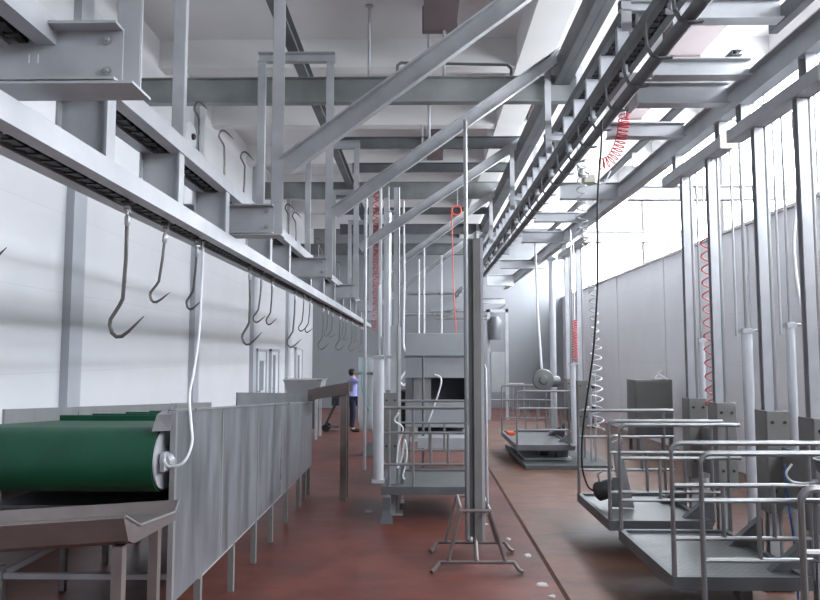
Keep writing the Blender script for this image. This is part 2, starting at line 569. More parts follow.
# hooks
def hook_pts(L, tipup):
    s = L / .74
    return [(0, 0, 0), (0, 0, -.25*s), (-.012*s, 0, -.5*s), (-.03*s, 0, -.54*s), (-.085*s, 0, -.63*s), (-.088*s, 0, -.665*s), (-.072*s, 0, -.715*s),
            (-.045*s, 0, -.738*s), (-.01*s, 0, -.735*s), (.03*s, 0, -.705*s), (.075*s, 0, -.66*s), (.125*s, 0, -.61*s + tipup)]
def make_hook(L, r):
    root = bpy.data.objects.new('meat_hook', None)
    root.empty_display_size = .05
    col.objects.link(root)
    P = hook_pts(L, 0)
    n = len(P)
    rad = [r] * (n - 4) + [r, r * .85, r * .6, r * .18]
    MB().tube([(x, y, z - .10) for x, y, z in P], rad, 8).build('shank', 'hook', root)
    MB().lathe([(.012, 0), (.017, .01), (.017, .055), (.01, .07)], (0, 0, -.14), (0, 0, 1), 8).build('swivel', 'steel', root)
    tr = MB().tube([(0, 0, -.1), (0, 0, .035)], .008, 6).box(-.012, .012, -.03, .03, -.055, -.045).box(-.078, .078, -.03, .03, .006, .02).build('trolley', 'galv', root)
    MB().lathe([(.012, -.022), (.026, -.016), (.026, .016), (.012, .022)], (.0, 0, -.02), (1, 0, 0), 10).build('trolley_wheel', 'steel', tr)
    return root
hl, hs = make_hook(.70, .012), make_hook(.45, .0095)
used = {id(hl): False, id(hs): False}
def place_hook(src, x, y, z, rz, ry, flip_, label, group):
    if not used[id(src)]:
        o = src; used[id(src)] = True
    else:
        o = copy_tree(src)
    o.location = (x, y, z)
    o.rotation_euler = (0, ry + (math.pi if flip_ else 0), rz)
    tag(o, label, 'hook', group)
ordn = ['first', 'second', 'third', 'fourth', 'fifth', 'sixth', 'seventh', 'eighth', 'ninth', 'tenth', 'eleventh', 'twelfth', 'thirteenth', 'fourteenth',
        'fifteenth', 'sixteenth', 'seventeenth', 'eighteenth', 'nineteenth', 'twentieth', 'twenty-first', 'twenty-second', 'twenty-third', 'twenty-fourth']
low = [(2.78, 's', 0, 0), (4.10, 'l', 0, .0), (4.74, 's', 8, .08), (5.42, 's', -6, .05), (7.10, 'l', 0, -.03), (7.68, 's', 10, .07), (8.22, 's', -8, .03),
       (9.75, 'l', 5, .03), (10.5, 's', 0, .05), (11.1, 's', -10, .06), (12.6, 'l', 0, 0), (13.3, 's', 15, .04), (14.0, 's', -5, .05),
       (15.3, 'l', 0, .02), (16.0, 's', 10, .04), (16.7, 's', 0, .05), (18.0, 'l', 0, .0), (18.7, 's', 10, .05), (19.4, 's', 0, .05), (20.8, 'l', 5, 0), (21.4, 's', 0, .04), (22.1, 's', 0, .05)]
for i, (y, t, rz, ry) in enumerate(low):
    place_hook(hl if t == 'l' else hs, XM, y, 3.005, math.radians(rz), ry, False,
               '%s hook from the camera on the lower left rail, %s, point down' % (ordn[i], 'long' if t == 'l' else 'short'), 'hooks hanging from the lower rail')
up = [(5.40, 's', -20, 0), (6.12, 's', 10, 0), (6.78, 's', 15, -.05), (9.2, 's', 0, 0), (9.75, 's', 20, 0), (11.9, 's', -20, 0), (12.5, 's', 10, .05), (15.0, 's', 0, 0), (18.2, 's', 0, .04)]
for i, (y, t, rz, ry) in enumerate(up):
    place_hook(hs, XM + .0, y, 3.56, math.radians(rz + 180), ry, True,
               '%s upturned hook from the camera standing above the upper left rail' % ordn[i], 'upturned hooks on the upper rail')

# ------------------------------------------------------------------ diagonal braces
for i, (y, z0) in enumerate([(6.13, 3.80), (9.7, 4.1), (13.9, 4.24), (18.1, 4.0), (22.3, 3.75)]):
    x0, x1 = -1.21, 2.06
    z1 = z0 + (x1 - x0) * .742
    if i == 4: x1, z1 = 1.98, 6.1
    z1 = min(z1, 6.42)
    tag(MB().prism(chan(.09, .18, .012), (x0, y + .05, z0), (x1, y + .05, z1)).build('diagonal_brace', 'galv'),
        'galvanised diagonal brace rising right to the dark overhead beam, %s from the camera' % ordn[i], 'steel brace', 'diagonal braces')

# ------------------------------------------------------------------ transverse beams
def beam_x(x0, x1, y, z0, z1, label, m='galv', name='cross_girder', wdt=.15, prof='i'):
    h = z1 - z0
    p = ibeam(wdt, h, .014) if prof == 'i' else chan(wdt * .6, h, .012)
    return tag(MB().prism(p, (x0, y, (z0 + z1) / 2), (x1, y, (z0 + z1) / 2)).build(name, m), label, 'steel beam')
beam_x(XL, 2.4, 10.06, 5.80, 6.18, 'deep stained I-beam crossing the hall from the left wall, nearest of the high beams', 'stained')
beam_x(-1.7, 2.2, 14.1, 6.33, 6.57, 'shallow high cross beam just behind the third diagonal brace', 'galv_dark', prof='c')
beam_x(-1.6, 2.2, 16.3, 6.42, 6.64, 'high cross beam between the third and fourth diagonal braces', 'galv_dark', prof='c')
beam_x(XL, 2.3, 18.32, 6.24, 6.68, 'deep high I-beam from the left wall beside the fourth diagonal brace', 'stained')
beam_x(-2.4, 2.2, 20.3, 6.22, 6.42, 'thin high cross beam between the fourth and fifth diagonal braces', 'galv_dark', prof='c')
beam_x(-2.6, 2.2, 22.5, 6.02, 6.34, 'high cross beam beside the fifth diagonal brace', 'galv_dark')
beam_x(XL, 3.2, 25.0, 5.7, 6.1, 'farthest high cross beam in front of the back wall', 'galv_dark')

# ------------------------------------------------------------------ right overhead track
tag(MB().prism(chan(.11, .33, .014), (2.03, 1, 6.225), (2.03, 25, 6.225)).prism(chan(.11, .33, .014), (2.145, 1, 6.225), (2.145, 25, 6.225)).build('track_girder', 'galv_dark'),
    'dark twin-channel girder running away under the ceiling, above the bracketed pipe rail', 'steel girder')
tr = thing('overhead_track', (2.09, 12, 4.7), 'dark overhead track of two rails with pale blocks between and a bracketed pipe below', 'overhead track')
for zc, nm in ((5.45, 'upper_rail'), (5.06, 'lower_rail')):
    r = MB().prism(slot(.22, .10, .07), (2.09, 1, zc), (2.09, 23.5, zc)).build(nm, 'galv_dark', tr)
    ch = MB()
    y = 1.1
    while y < 23.4:
        ch.box(2.07, 2.11, y, y + .08, zc - .04, zc - .015).box(2.055, 2.125, y + .075, y + .125, zc - .045, zc - .01)
        y += .12
    ch.build('drive_chain', 'chain', r)
MB().tube([(2.13, 1, 4.76), (2.13, 23.5, 4.76)], .058, 14).build('pipe_rail', 'galv_dark', tr)
y = 1.6
nb = 0
while y < 23.4:
    MB().prism([(b_, a_) for a_, b_ in ibeam(.08, .2, .01)], (2.09, y, 5.11), (2.09, y, 5.40), (0, 1, 0)).build('spacer_block', 'galv', tr)
    yb = y - .25
    P = [(1.985, yb, 5.08), (1.985, yb, 4.88), (1.995, yb, 4.79), (2.03, yb, 4.72), (2.09, yb, 4.69), (2.15, yb, 4.69), (2.215, yb, 4.70)]
    J = MB()
    n = len(P)
    for a, b in zip(P[:-1], P[1:]):
        J.prism(rect(.05, .012), a, b, (0, 0, 1) if abs(b[2] - a[2]) < abs(b[0] - a[0]) else (1, 0, 0))
    J.build('pipe_bracket', 'galv_dark', tr)
    if nb % 2 == 0:
        d = MB().box(2.06, 2.10, yb + .25, yb + .33, 4.92, 5.03).cyl((2.03, yb + .29, 4.93), (2.12, yb + .29, 4.93), .025, 8)
        d.build('pusher_dog', 'galv', tr)
    y += .66
    nb += 1
for i, y in enumerate([2.93, 6.13, 9.95, 13.9, 18.1, 22.3]):
    t = thing('track_hanger', (1.9, y, 5.0), 'steel hanger joining the dark girder to the bracketed pipe track, %s from the camera' % ordn[i], 'hanger', 'hangers of the right track')
    for x in (1.86, 2.32):
        MB().prism(angle(.09, .06, .01), (x, y, 5.0), (x, y, 6.3), (0, 1, 0)).build('hanger_leg', 'galv', t)
    MB().prism(chan(.06, .1, .01), (1.8, y, 5.24), (2.38, y, 5.24)).build('hanger_bar', 'galv', t)

# ------------------------------------------------------------------ right hand steelwork
XG = 3.17
tag(MB().prism(ibeam(.14, .25, .014), (XG, .5, 4.66), (XG, 26, 4.66)).build('column_girder', 'galv'),
    'long galvanised I-beam running away on the right above the lift platforms', 'steel girder')
tag(MB().prism(chan(.08, .16, .012), (XG + .12, 1.5, 5.16), (XG + .12, 6.35, 5.16)).build('upper_girder', 'galv_dark'),
    'short upper channel resting above the right girder, cut off by the top right corner', 'steel girder')
beam_x(2.34, 3.23, 6.1, 5.08, 5.28, 'highest right cross beam meeting the short upper channel at the top edge')
beam_x(2.19, XG - .08, 6.42, 4.69, 4.86, 'right cross beam nearest the camera at girder level')
beam_x(2.19, XG - .08, 6.9, 4.60, 4.82, 'right cross beam with a thin pipe along it, second at girder level')
beam_x(2.19, XG - .08, 8.05, 4.63, 4.80, 'third right cross beam, in front of the red coiled hose')
beam_x(2.19, XG - .08, 10.8, 4.52, 4.78, 'fourth right cross beam, level with the near end of the white coil')
beam_x(XG + .08, XR, 10.8, 4.5, 4.72, 'pale stub beam from the right girder to the window wall, nearer of the two')
beam_x(2.19, XG - .08, 13.3, 4.64, 4.82, 'right cross beam over the far lift platform, front one')
beam_x(2.19, XG - .08, 14.9, 4.5, 4.74, 'right cross beam over the far lift platform, rear one')
beam_x(XG + .08, XR, 14.9, 4.5, 4.74, 'pale stub beam from the right girder to the window wall, farther one')
beam_x(2.19, 3.4, 18.8, 4.42, 4.66, 'white-lit cross beam beyond the far lift platform, upper one')
beam_x(2.19, XG - .1, 22.8, 4.35, 4.72, 'broad cross beam coloured white as lit, before the back wall', 'door')  # light on this beam put into its colour with a white material
beam_x(2.19, XG - .1, 25.2, 3.95, 4.15, 'lowest pale cross beam before the back wall', 'galv', prof='c')
tag(MB().tube([(2.2, 6.68, 4.78), (3.0, 6.68, 4.78), (3.05, 6.66, 4.82), (3.05, 6.62, 4.88)], .02, 8).build('air_pipe', 'steel'), 'thin air pipe lying between the two nearest right cross beams', 'pipe')
cd = thing('cable_tray', (XG + .05, 9, 4.95), 'narrow cable tray on short posts above the right girder', 'cable tray')
MB().prism(chan(.1, .05, .006), (XG - .1, 6.6, 5.02), (XG - .1, 17, 5.02)).build('tray_channel', 'galv_dark', cd)
MB().tube([(XG - .1, 6.6, 5.03), (XG - .1, 16.9, 5.03)], .018, 8).build('cable', 'black', cd)
for y in (6.7, 7.3, 8.6, 9.9, 11.4, 13.0, 15, 16.8):
    MB().box(XG - .125, XG - .06, y - .02, y + .02, 4.785, 5.0).build('tray_post', 'galv', cd)
# short channels with hangers above each pair of columns
def head_channel(y0, y1, word, hang):
    t = thing('header_channel', (XG, (y0 + y1) / 2, 4.25), 'short header channel on two masts ' + word, 'header beam', 'header beams')
    MB().prism(chan(.16, .12, .012), (XG, y0, 4.29), (XG, y1, 4.29)).build('channel', 'galv', t)
    for y in hang:
        MB().prism(chan(.09, .12, .01), (XG, y, 4.345), (XG, y, 4.545), (0, 1, 0)).build('hanger', 'galv', t)
    MB().box(XG - .09, XG + .09, y0 - .03, y0, 4.21, 4.36).build('end_plate', 'beige', t)
head_channel(7.1, 8.85, 'over the second lift platform from the camera', (7.25, 8.5))
head_channel(5.3, 6.95, 'over the lift platform with the empty tread deck', (5.6, 6.75))
head_channel(3.5, 5.15, 'over the nearest lift platform', (3.8, 4.95))
head_channel(13.1, 15.6, 'over the far lift platform', (13.4, 15.3))

# ------------------------------------------------------------------ lift platforms
def guide_column(x, y, top, label, m='steel', zb=.05, open_dir=1):
    t = thing('guide_mast', (x, y, zb), label, 'mast', 'guide masts of the lift platforms')
    MB().prism(ibeam(.085, .08, .01), (x, y, zb + .015), (x, y, top), (0, 1, 0)).build('rail_profile', 'galv', t)
    MB().cyl((x + .065, y - .02, zb + .015), (x + .065, y - .02, top), .02, 10).build('guide_rod', 'steel', t)
    MB().box(x - .13, x + .13, y - .13, y + .13, zb, zb + .015).build('base_plate', 'galv', t)
    return t
def guardrail(root, xa, xb, y, zt=1.42, zm=1.1, zl=.7, zd=.42, side=1, bal=(.33, .66), posts=()):
    """post at xa (free end), rails running to xb"""
    s = 1 if xb > xa else -1
    r = .021
    g = MB()
    P = [(xa, y, zd - .02), (xa, y, zt - .07)] + arc((xa + s * .07, y, zt - .07), .07, math.pi, math.pi / 2, (s, 0, 0), (0, 0, 1), 5) + [(xb, y, zt)]
    g.tube(P, r, 8)
    o = g.build('guardrail', 'rail', root)
    MB().tube([(xa + s * .01, y, zm), (xb, y, zm)], r * .85, 8).build('mid_rail', 'rail', o)
    MB().tube([(xa + s * .01, y, zl), (xb, y, zl)], r * .85, 8).build('low_rail', 'rail', o)
    for b in bal:
        x = xa + (xb - xa) * b
        MB().tube([(x, y, zl), (x, y, zm)], r * .8, 8).build('baluster', 'rail', o)
    for x in posts:
        MB().tube([(x, y, zd - .02), (x, y, zt)], r * .85, 8).build('post', 'rail', o)
    xe = xb - s * .12
    MB().tube([(xe, y, zd - .02), (xe, y, zt)], r * .85, 8).build('rear_post', 'rail', o)
def lift(name, label, xo, xc, y0, y1, cols, xcol, zd=.42, rails=(1, 1), bal=(.33, .66), posts=(), railx=None):
    """xo = open edge, xc = edge at the columns"""
    lo, hi = min(xo, xc), max(xo, xc)
    t = thing(name, ((xo + xc) / 2, (y0 + y1) / 2, zd - .1), label, 'lift platform', 'lift platforms')
    d = MB()
    d.box(lo, hi, y0, y0 + .05, zd - .10, zd).box(lo, hi, y1 - .05, y1, zd - .10, zd)
    d.box(lo, lo + .05, y0 + .05, y1 - .05, zd - .10, zd).box(hi - .05, hi, y0 + .05, y1 - .05, zd - .10, zd)
    d.box(lo + .02, hi - .02, y0 + .02, y1 - .02, zd - .085, zd - .04)
    d.build('deck_frame', 'galv_dark', t)
    MB().box(lo + .05, hi - .05, y0 + .05, y1 - .05, zd - .04, zd - .025).build('tread_plate', 'tread', t)
    s = 1 if xc > xo else -1
    xr = xc + s * .02 if railx is None else railx
    if rails[0]: guardrail(t, xo + s * .02, xr, y0 + .025, zd=zd, bal=bal, posts=posts)
    if rails[1]: guardrail(t, xo + s * .02, xr, y1 - .025, zd=zd, bal=bal)
    for y in cols:
        xb = xcol + s * .03
        c = MB()
        c.box(xb - .10, xb + .10, y - .125, y - .11, .70, 1.60)
        c.box(xb - .10, xb - .088, y - .11, y + .11, .70, 1.60).box(xb + .088, xb + .10, y - .11, y + .11, .70, 1.60)
        co = c.build('carriage', 'carriage', t, bevel=.004)
        bt = MB()
        for bx in (-.055, .055):
            bt.lathe([(.016, 0), (.016, .01), (0, .012)], (xb + bx, y - .125, 1.50), (0, -1, 0), 6)
            bt.lathe([(.016, 0), (.016, .01), (0, .012)], (xb + bx, y - .125, .9), (0, -1, 0), 6)
        bt.build('carriage_bolts', 'dark', co)
        # bracket to the deck
        MB().loft([(xc - s * .3, y - .04, zd - .10), (xb - s * .13, y - .04, zd - .10), (xb - s * .13, y - .04, zd + .22), (xb - s * .15, y - .04, zd + .22)],
                  [(xc - s * .3, y + .04, zd - .10), (xb - s * .13, y + .04, zd - .10), (xb - s * .13, y + .04, zd + .22), (xb - s * .15, y + .04, zd + .22)]).build('bracket', 'galv_dark', t)
    yb0, yb1 = min(cols) + .112, max(cols) - .112
    MB().box(xcol + s * .06 - .006, xcol + s * .06 + .006, yb0, yb1, .78, 1.28).build('back_plate', 'carriage', t)
    return t
lift('lift_platform', 'lift platform with a dark motor lying on deck, second from the camera on the right', 1.92, 2.97, 7.3, 8.75, (8.3, 7.55), XG, railx=3.11)
lift('lift_platform', 'lift platform with an empty tread deck, between the motor platform and nearest railing', 1.92, 2.97, 5.49, 6.96, (6.49, 5.74), XG, railx=3.11)
lift('lift_platform', 'nearest lift platform, only its railings showing at the lower right edge', 1.92, 2.97, 3.64, 4.97, (4.7, 3.95), XG, railx=3.11)
lift('lift_platform', 'small far lift platform over the grey concrete pad', 1.8, 2.9, 13.3, 15.8, (14.0, 15.1), XG, bal=(.15, .35, .55, .75))
lift('lift_platform', 'centre lift platform with tread deck behind the splay-footed post', .72, -.5, 9.1, 10.5, (9.5, 10.2), -.36, bal=(.28, .46), posts=(-.09,))
words = ['behind the deck with the motor, farther one', 'behind the deck with the motor, nearer one', 'behind the empty tread deck, farther one', 'behind the empty tread deck, nearer one at right edge',
         'of the nearest platform, farther one beyond the right edge', 'of the nearest platform, nearer one beyond the right edge']
for y, wd in zip((8.3, 7.55, 6.49, 5.74, 4.7, 3.95), words):
    guide_column(XG, y, 4.23, 'tall steel guide mast ' + wd)
guide_column(XG, 14.0, 4.23, 'tall steel guide mast of the far lift platform, nearer one')
guide_column(XG, 15.1, 4.23, 'tall steel guide mast of the far lift platform, farther one')
guide_column(-.36, 9.5, 2.5, 'short steel guide mast of the centre lift platform, nearer one', zb=0)
guide_column(-.36, 10.2, 2.5, 'short steel guide mast of the centre lift platform, farther one', zb=0)
guide_column(-.50, 14.45, 5.6, 'tall bright steel mast beyond the centre platform, behind the third brace, right one', zb=0)
guide_column(-.76, 15.45, 5.6, 'tall steel mast beyond the centre platform, just right of the red coil', zb=0)
# pneumatic cylinders beside columns
def cylinder(x, y, z0, z1, zr, r, label, zb=None):
    t = thing('air_cylinder', (x, y, z0), label, 'cylinder', 'air cylinders')
    MB().lathe([(r, 0), (r, z1 - z0)], (x, y, z0), n=14).build('barrel', 'bright', t)
    for z in (z0, z1 - .05):
        MB().box(x - r * 1.1, x + r * 1.1, y - r * 1.1, y + r * 1.1, z, z + .04).build('end_cap', 'galv', t)
    MB().cyl((x, y, z1), (x, y, zr), r * .35, 8).build('rod', 'steel', t)
    MB().cyl((x + r * 1.3, y, z1 - .02), (x + r * 2.4, y, z1 - .02), r * .3, 6).build('air_fitting', 'galv', t)
cylinder(XG + .22, 8.5, .2, 2.3, 4.5, .04, 'slim bright air cylinder beside the farthest column of the motor platform')
cylinder(XG + .28, 7.45, .2, 2.38, 4.5, .055, 'stout bright air cylinder right of the second column of the motor platform')
cylinder(XG + .24, 6.5, .2, 2.4, 4.5, .04, 'slim bright air cylinder right of the farther column of the empty deck')
cylinder(2.86, 13.2, .42, 1.95, 4.5, .05, 'slim air cylinder at the near corner of the far lift platform')
cylinder(-.53, 8.98, .5, 2.1, 3.0, .07, 'thick bright lifting cylinder hanging beside the centre platform')
cylinder(-.65, 14.4, .9, 5.1, 5.6, .065, 'long slim white-lit cylinder between the tall columns beyond the centre platform')

tag(MB().cyl((2.95, 15.6, .05), (2.95, 15.6, 4.3), .07, 14).lathe([(.1, 0), (.1, .06)], (2.95, 15.6, 4.2), n=14).build('round_post', 'bright'), 'plain round blue-grey post just left of the far platform masts', 'post')
vm = thing('valve_manifold', (3.32, 13.6, .1), 'small upright pipe manifold with valves at the right end of the concrete pad', 'valves')
for x in (3.27, 3.36):
    MB().cyl((x, 13.6, .10), (x, 13.6, 1.75), .022, 8).build('riser', 'galv', vm)
for z in (.75, 1.1, 1.5):
    MB().tube([(3.2, 13.6, z), (3.44, 13.6, z)], .018, 8).build('branch_pipe', 'galv', vm)
    MB().lathe([(.04, 0), (.045, .02), (.02, .05)], (3.32, 13.57, z), (0, -1, 0), 10).build('valve_wheel', 'dark', vm)
ar = thing('air_regulator', (2.3, 9.4, 4.45), 'small grey and cream air regulator beneath the pipe track beside the white coil', 'regulator')
MB().box(2.22, 2.36, 9.3, 9.5, 4.42, 4.52).build('body', 'beige', ar)
MB().lathe([(.045, 0), (.05, .06), (.03, .12)], (2.2, 9.4, 4.52), n=12).build('bowl', 'galv', ar)
MB().tube([(2.13, 9.4, 4.70), (2.2, 9.4, 4.62), (2.3, 9.4, 4.56), (2.3, 9.4, 4.5)], .014, 6).build('feed_pipe', 'galv', ar)
MB().tube([(2.3, 9.4, 4.47), (2.5, 9.4, 4.40), (2.6, 9.4, 4.6)], .012, 6).build('outlet_hose', 'white', ar)
# concrete pad
tag(MB().box(1.92, 3.5, 12.95, 16.0, .02, .10).build('concrete_pad', 'pad', bevel=.01), 'low grey concrete pad under the far lift platform', 'pad')
lp = thing('lift_pedestal', (2.5, 14.0, .1), 'squat steel pedestal under the far lift platform', 'pedestal')
MB().box(2.0, 2.9, 13.6, 14.6, .10, .14).build('foot_plate', 'galv', lp)
MB().box(2.35, 2.5, 13.95, 14.2, .14, .33).build('stub_post', 'galv_dark', lp)
MB().box(2.65, 2.85, 13.7, 13.95, .14, .33).build('stub_box', 'galv_dark', lp)
# feet under near platforms and centre platform
def caster(x, y, zt, label, zb=0.05):
    t = thing('support_foot', (x, y, zb), label, 'foot')
    MB().loft([(x - .08, y - .08, zb), (x + .08, y - .08, zb), (x + .08, y + .08, zb), (x - .08, y + .08, zb)],
              [(x - .04, y - .04, zb + .18), (x + .04, y - .04, zb + .18), (x + .04, y + .04, zb + .18), (x - .04, y + .04, zb + .18)]).build('cone_base', 'galv_dark', t)
    MB().box(x - .05, x + .05, y - .05, y + .05, zb + .18, zt).build('stem', 'galv_dark', t)
caster(-.42, 8.98, .32, 'flared steel foot under the left front corner of centre platform', 0)
MB()
caster(2.5, 5.62, .32, 'flared steel foot below the empty tread deck')

# things on platforms
sw = thing('motor_saw', (2.2, 7.7, .42), 'dark motor-driven saw leaning at the left end of the motor platform', 'saw')
a, b = V((1.99, 8.1, .55)), V((2.2, 8.03, .63))
MB().lathe([(.05, -.02), (.09, 0), (.105, .02), (.105, .19), (.085, .22), (.05, .26)], a, (b - a), 18).build('motor', 'dark', sw)
MB().loft([(2.22, 7.93, .42), (2.36, 7.90, .42), (2.38, 8.02, .42), (2.24, 8.05, .42)], [(2.15, 7.98, 1.12), (2.23, 7.96, 1.16), (2.24, 8.02, 1.16), (2.16, 8.04, 1.12)]).build('blade_guard', 'steel', sw)
MB().loft([(2.12, 7.95, .42), (2.26, 7.93, .42), (2.28, 8.0, .42), (2.14, 8.05, .42)], [(2.14, 7.96, .74), (2.22, 7.94, .74), (2.24, 8.0, .74), (2.16, 8.03, .74)]).build('gearbox', 'galv_dark', sw)
MB().tube(arc((2.19, 8.0, 1.12), .08, 0, math.pi, (1, 0, 0), (0, -.2, .98), 6), .018, 6).build('handle', 'steel', sw)
MB().tube([(2.03, 8.07, .66), (2.0, 8.05, .76), (2.05, 8.04, .80)], .014, 6).build('lever', 'galv', sw)

kb = thing('wash_basin', (2.42, 4.35, .9), 'round grey bowl with a curved white hose at the right edge', 'basin')
MB().lathe([(.05, 0), (.12, .03), (.17, .1), (.18, .16), (.165, .16), (.15, .1), (.10, .05), (0, .045)], (2.79, 4.72, 1.25), n=20).build('bowl', 'galv_dark', kb)
MB().cyl((2.79, 4.72, .395), (2.79, 4.72, 1.26), .035, 10).build('pillar', 'galv_dark', kb)
MB().tube(smooth_path([(2.46, 4.74, 1.38), (2.42, 4.74, 1.32), (2.45, 4.74, 1.27), (2.52, 4.74, 1.255), (2.60, 4.74, 1.262)]), .008, 8).build('hose', 'coil_grey', kb)
MB().cyl((2.59, 4.74, 1.262), (2.66, 4.74, 1.268), .018, 8).build('hose_fitting', 'galv', kb)

sd = thing('circular_saw', (2.5, 15.4, 1.5), 'round grey saw guard hanging above the far lift platform railing', 'saw')
MB().lathe([(.02, -.05), (.21, -.04), (.23, 0), (.21, .05), (.1, .06), (.08, .10), (0, .10)], (2.6, 14.9, 1.58), (0, -1, 0), 22).build('blade_guard', 'cabinet', sd)
MB().lathe([(.12, 0), (.12, .2), (.09, .25)], (2.72, 15.0, 1.54), (1, 0, 0), 14).build('motor', 'galv_dark', sd)
MB().tube([(2.58, 14.95, 1.78), (2.52, 15.0, 3.0), (2.48, 14.95, 4.5)], .025, 8).build('hanging_rod', 'white', sd)
tag(MB().box(1.87, 2.02, 15.1, 15.4, .395, .46).build('knife_tray', 'orange', bevel=.01), 'small orange tray on the far lift platform deck', 'tray')

# ------------------------------------------------------------------ stand with splayed feet
st = thing('rail_stand', (.53, 7.2, 0), 'tall upright post with two splayed tubular feet in the middle of the aisle', 'stand')
MB().prism(chan(.09, .10, .01), (.50, 7.22, .25), (.50, 7.22, 3.3), (0, 1, 0)).build('post', 'galv_dark', st)
MB().prism(flip(chan(.1, .10, .01)), (.60, 7.2, .25), (.60, 7.2, 3.3), (0, 1, 0)).build('post', 'galv', st)
MB().box(.545, .62, 7.14, 7.15, .24, 3.3).build('cover_strip', 'carriage', st)
MB().cyl((.475, 7.16, .24), (.475, 7.16, 4.55), .022, 10).build('slim_pole', 'steel', st)
MB().tube([(.66, 7.25, 2.0), (.675, 7.22, 1.96), (.68, 7.22, .5)], .012, 8).build('side_pipe', 'galv', st)
for yy, nm in ((7.0, 0), (7.72, 1)):
    fz = .09
    f = MB().tube([(.11, yy - .09, .02), (.14, yy - .05, .035), (.19, yy, fz), (.91, yy, fz), (.95, yy - .05, .035), (.985, yy - .09, .02)], .02, 8)
    fo = f.build('foot_frame', 'tray', st)
    for xa, xb in ((.27, .40), (.83, .68)):
        MB().tube([(xa, yy, fz), (xb, yy, .58)], .02, 8).build('sloping_leg', 'tray', fo)
    MB().tube([(.38, yy, .58), (.70, yy, .58)], .018, 8).build('upper_bar', 'tray', fo)
MB().tube([(.55, 7.0, .1), (.55, 7.2, .3)], .024, 8).tube([(.55, 7.72, .1), (.55, 7.25, .3)], .024, 8).build('spine_bar', 'tray', st)
MB().tube([(.40, 7.0, .58), (.40, 7.72, .58)], .02, 8).tube([(.68, 7.0, .58), (.68, 7.72, .58)], .02, 8).build('tie_bar', 'tray', st)
MB().lathe([(.03, 0), (.03, .04), (.015, .05)], (.50, 7.16, .27), (0, -1, 0), 8).build('clamp_bolt', 'steel', st)

# ------------------------------------------------------------------ belt conveyor, lower left
def ztop(y): return 1.72 + (y - 4.74) * -.0563
cv = thing('belt_conveyor', (-2.4, 7.7, 0), 'long conveyor with green belt behind a tall brushed steel side panel', 'conveyor')
def panel(xa, xb, y0, y1, bot=.45, drop=0):
    return MB().loft([(xa, y0, bot), (xb, y0, bot), (xb, y0, ztop(y0) - drop), (xa, y0, ztop(y0) - drop)],
                     [(xa, y1, bot - .02), (xb, y1, bot - .02), (xb, y1, ztop(y1) - drop), (xa, y1, ztop(y1) - drop)])
sp = panel(-1.668, -1.65, 4.74, 10.8).build('side_panel', 'sheet', cv)
for a, b in ((4.74, 7.2), (7.2, 9.1), (9.1, 10.8)):
    MB().loft([(-1.685, a, ztop(a)), (-1.64, a, ztop(a)), (-1.64, a, ztop(a) + .015), (-1.685, a, ztop(a) + .015)],
              [(-1.685, b - .01, ztop(b)), (-1.64, b - .01, ztop(b)), (-1.64, b - .01, ztop(b) + .015), (-1.685, b - .01, ztop(b) + .015)]).build('top_lip', 'steel', sp)
MB().loft([(-1.665, 4.70, .46), (-1.63, 4.70, .46), (-1.63, 4.70, 1.72), (-1.665, 4.70, 1.72)],
          [(-1.665, 4.74, .46), (-1.63, 4.74, .46), (-1.63, 4.74, 1.72), (-1.665, 4.74, 1.72)]).build('edge_strip', 'steel', sp)
for y in (5.9, 7.2, 8.4, 9.6):
    MB().box(-1.652, -1.646, y - .012, y + .012, .46, ztop(y) - .01).build('seam_strip', 'steel', sp)
panel(-3.22, -3.2, 5.4, 10.8).build('back_panel', 'steel', cv)
MB().loft([(-1.70, 6.5, 1.60), (-1.69, 6.5, 1.60), (-1.69, 6.5, 1.755), (-1.70, 6.5, 1.755)],
          [(-1.70, 10.75, 1.37), (-1.69, 10.75, 1.37), (-1.69, 10.75, 1.52), (-1.70, 10.75, 1.52)]).build('splash_board', 'galv_dark', cv)
# belt loop : two runs and two wrapped ends
def zb(y): return 1.615 + (y - 4.78) * -.06
rr_, yc0, yc1 = .215, 4.78, 10.4
loop = []
zc0, zc1 = zb(yc0) - rr_, zb(yc1) - rr_
for k_ in range(13):
    q = math.pi / 2 + math.pi * k_ / 12
    loop.append((yc0 + rr_ * math.cos(q), zc0 + rr_ * math.sin(q)))
for k_ in range(13):
    q = -math.pi / 2 + math.pi * k_ / 12
    loop.append((yc1 + rr_ * math.cos(q), zc1 + rr_ * math.sin(q)))
outer = loop
cent = [(yc0, zc0)] * 13 + [(yc1, zc1)] * 13
inner = [(c[0] + (p[0] - c[0]) * .95, c[1] + (p[1] - c[1]) * .95) for p, c in zip(loop, cent)]
bm_ = MB()
n = len(outer)
xa, xb = -3.1, -1.74
vs = [(xa, y, z) for y, z in outer] + [(xb, y, z) for y, z in outer] + [(xa, y, z) for y, z in inner] + [(xb, y, z) for y, z in inner]
fs = []
for i in range(n):
    j = (i + 1) % n
    fs += [(i, n + i, n + j, j), (2*n + i, 2*n + j, 3*n + j, 3*n + i), (i, j, 2*n + j, 2*n + i), (n + i, 3*n + i, 3*n + j, n + j)]
bm_._add(vs, fs, lambda f: True)
belt = bm_.build('belt', 'green', cv)
for y in (6.0, 6.6, 7.35, 8.0, 8.6, 9.2, 9.8):
    MB().box(xa + .02, xb - .02, y, y + .02, zb(y) - .003, zb(y) + .045).build('cleat', 'green', cv)
MB().cyl((-3.14, yc0, zc0), (-1.736, yc0, zc0), .19, 24).build('tail_roller', 'dark', cv)
MB().lathe([(.20, 0), (.20, .012), (.07, .014), (.07, .03), (.03, .035), (.03, .05), (0, .05)], (-1.735, yc0, zc0), (1, 0, 0), 24).build('roller_end_disc', 'bright', cv)
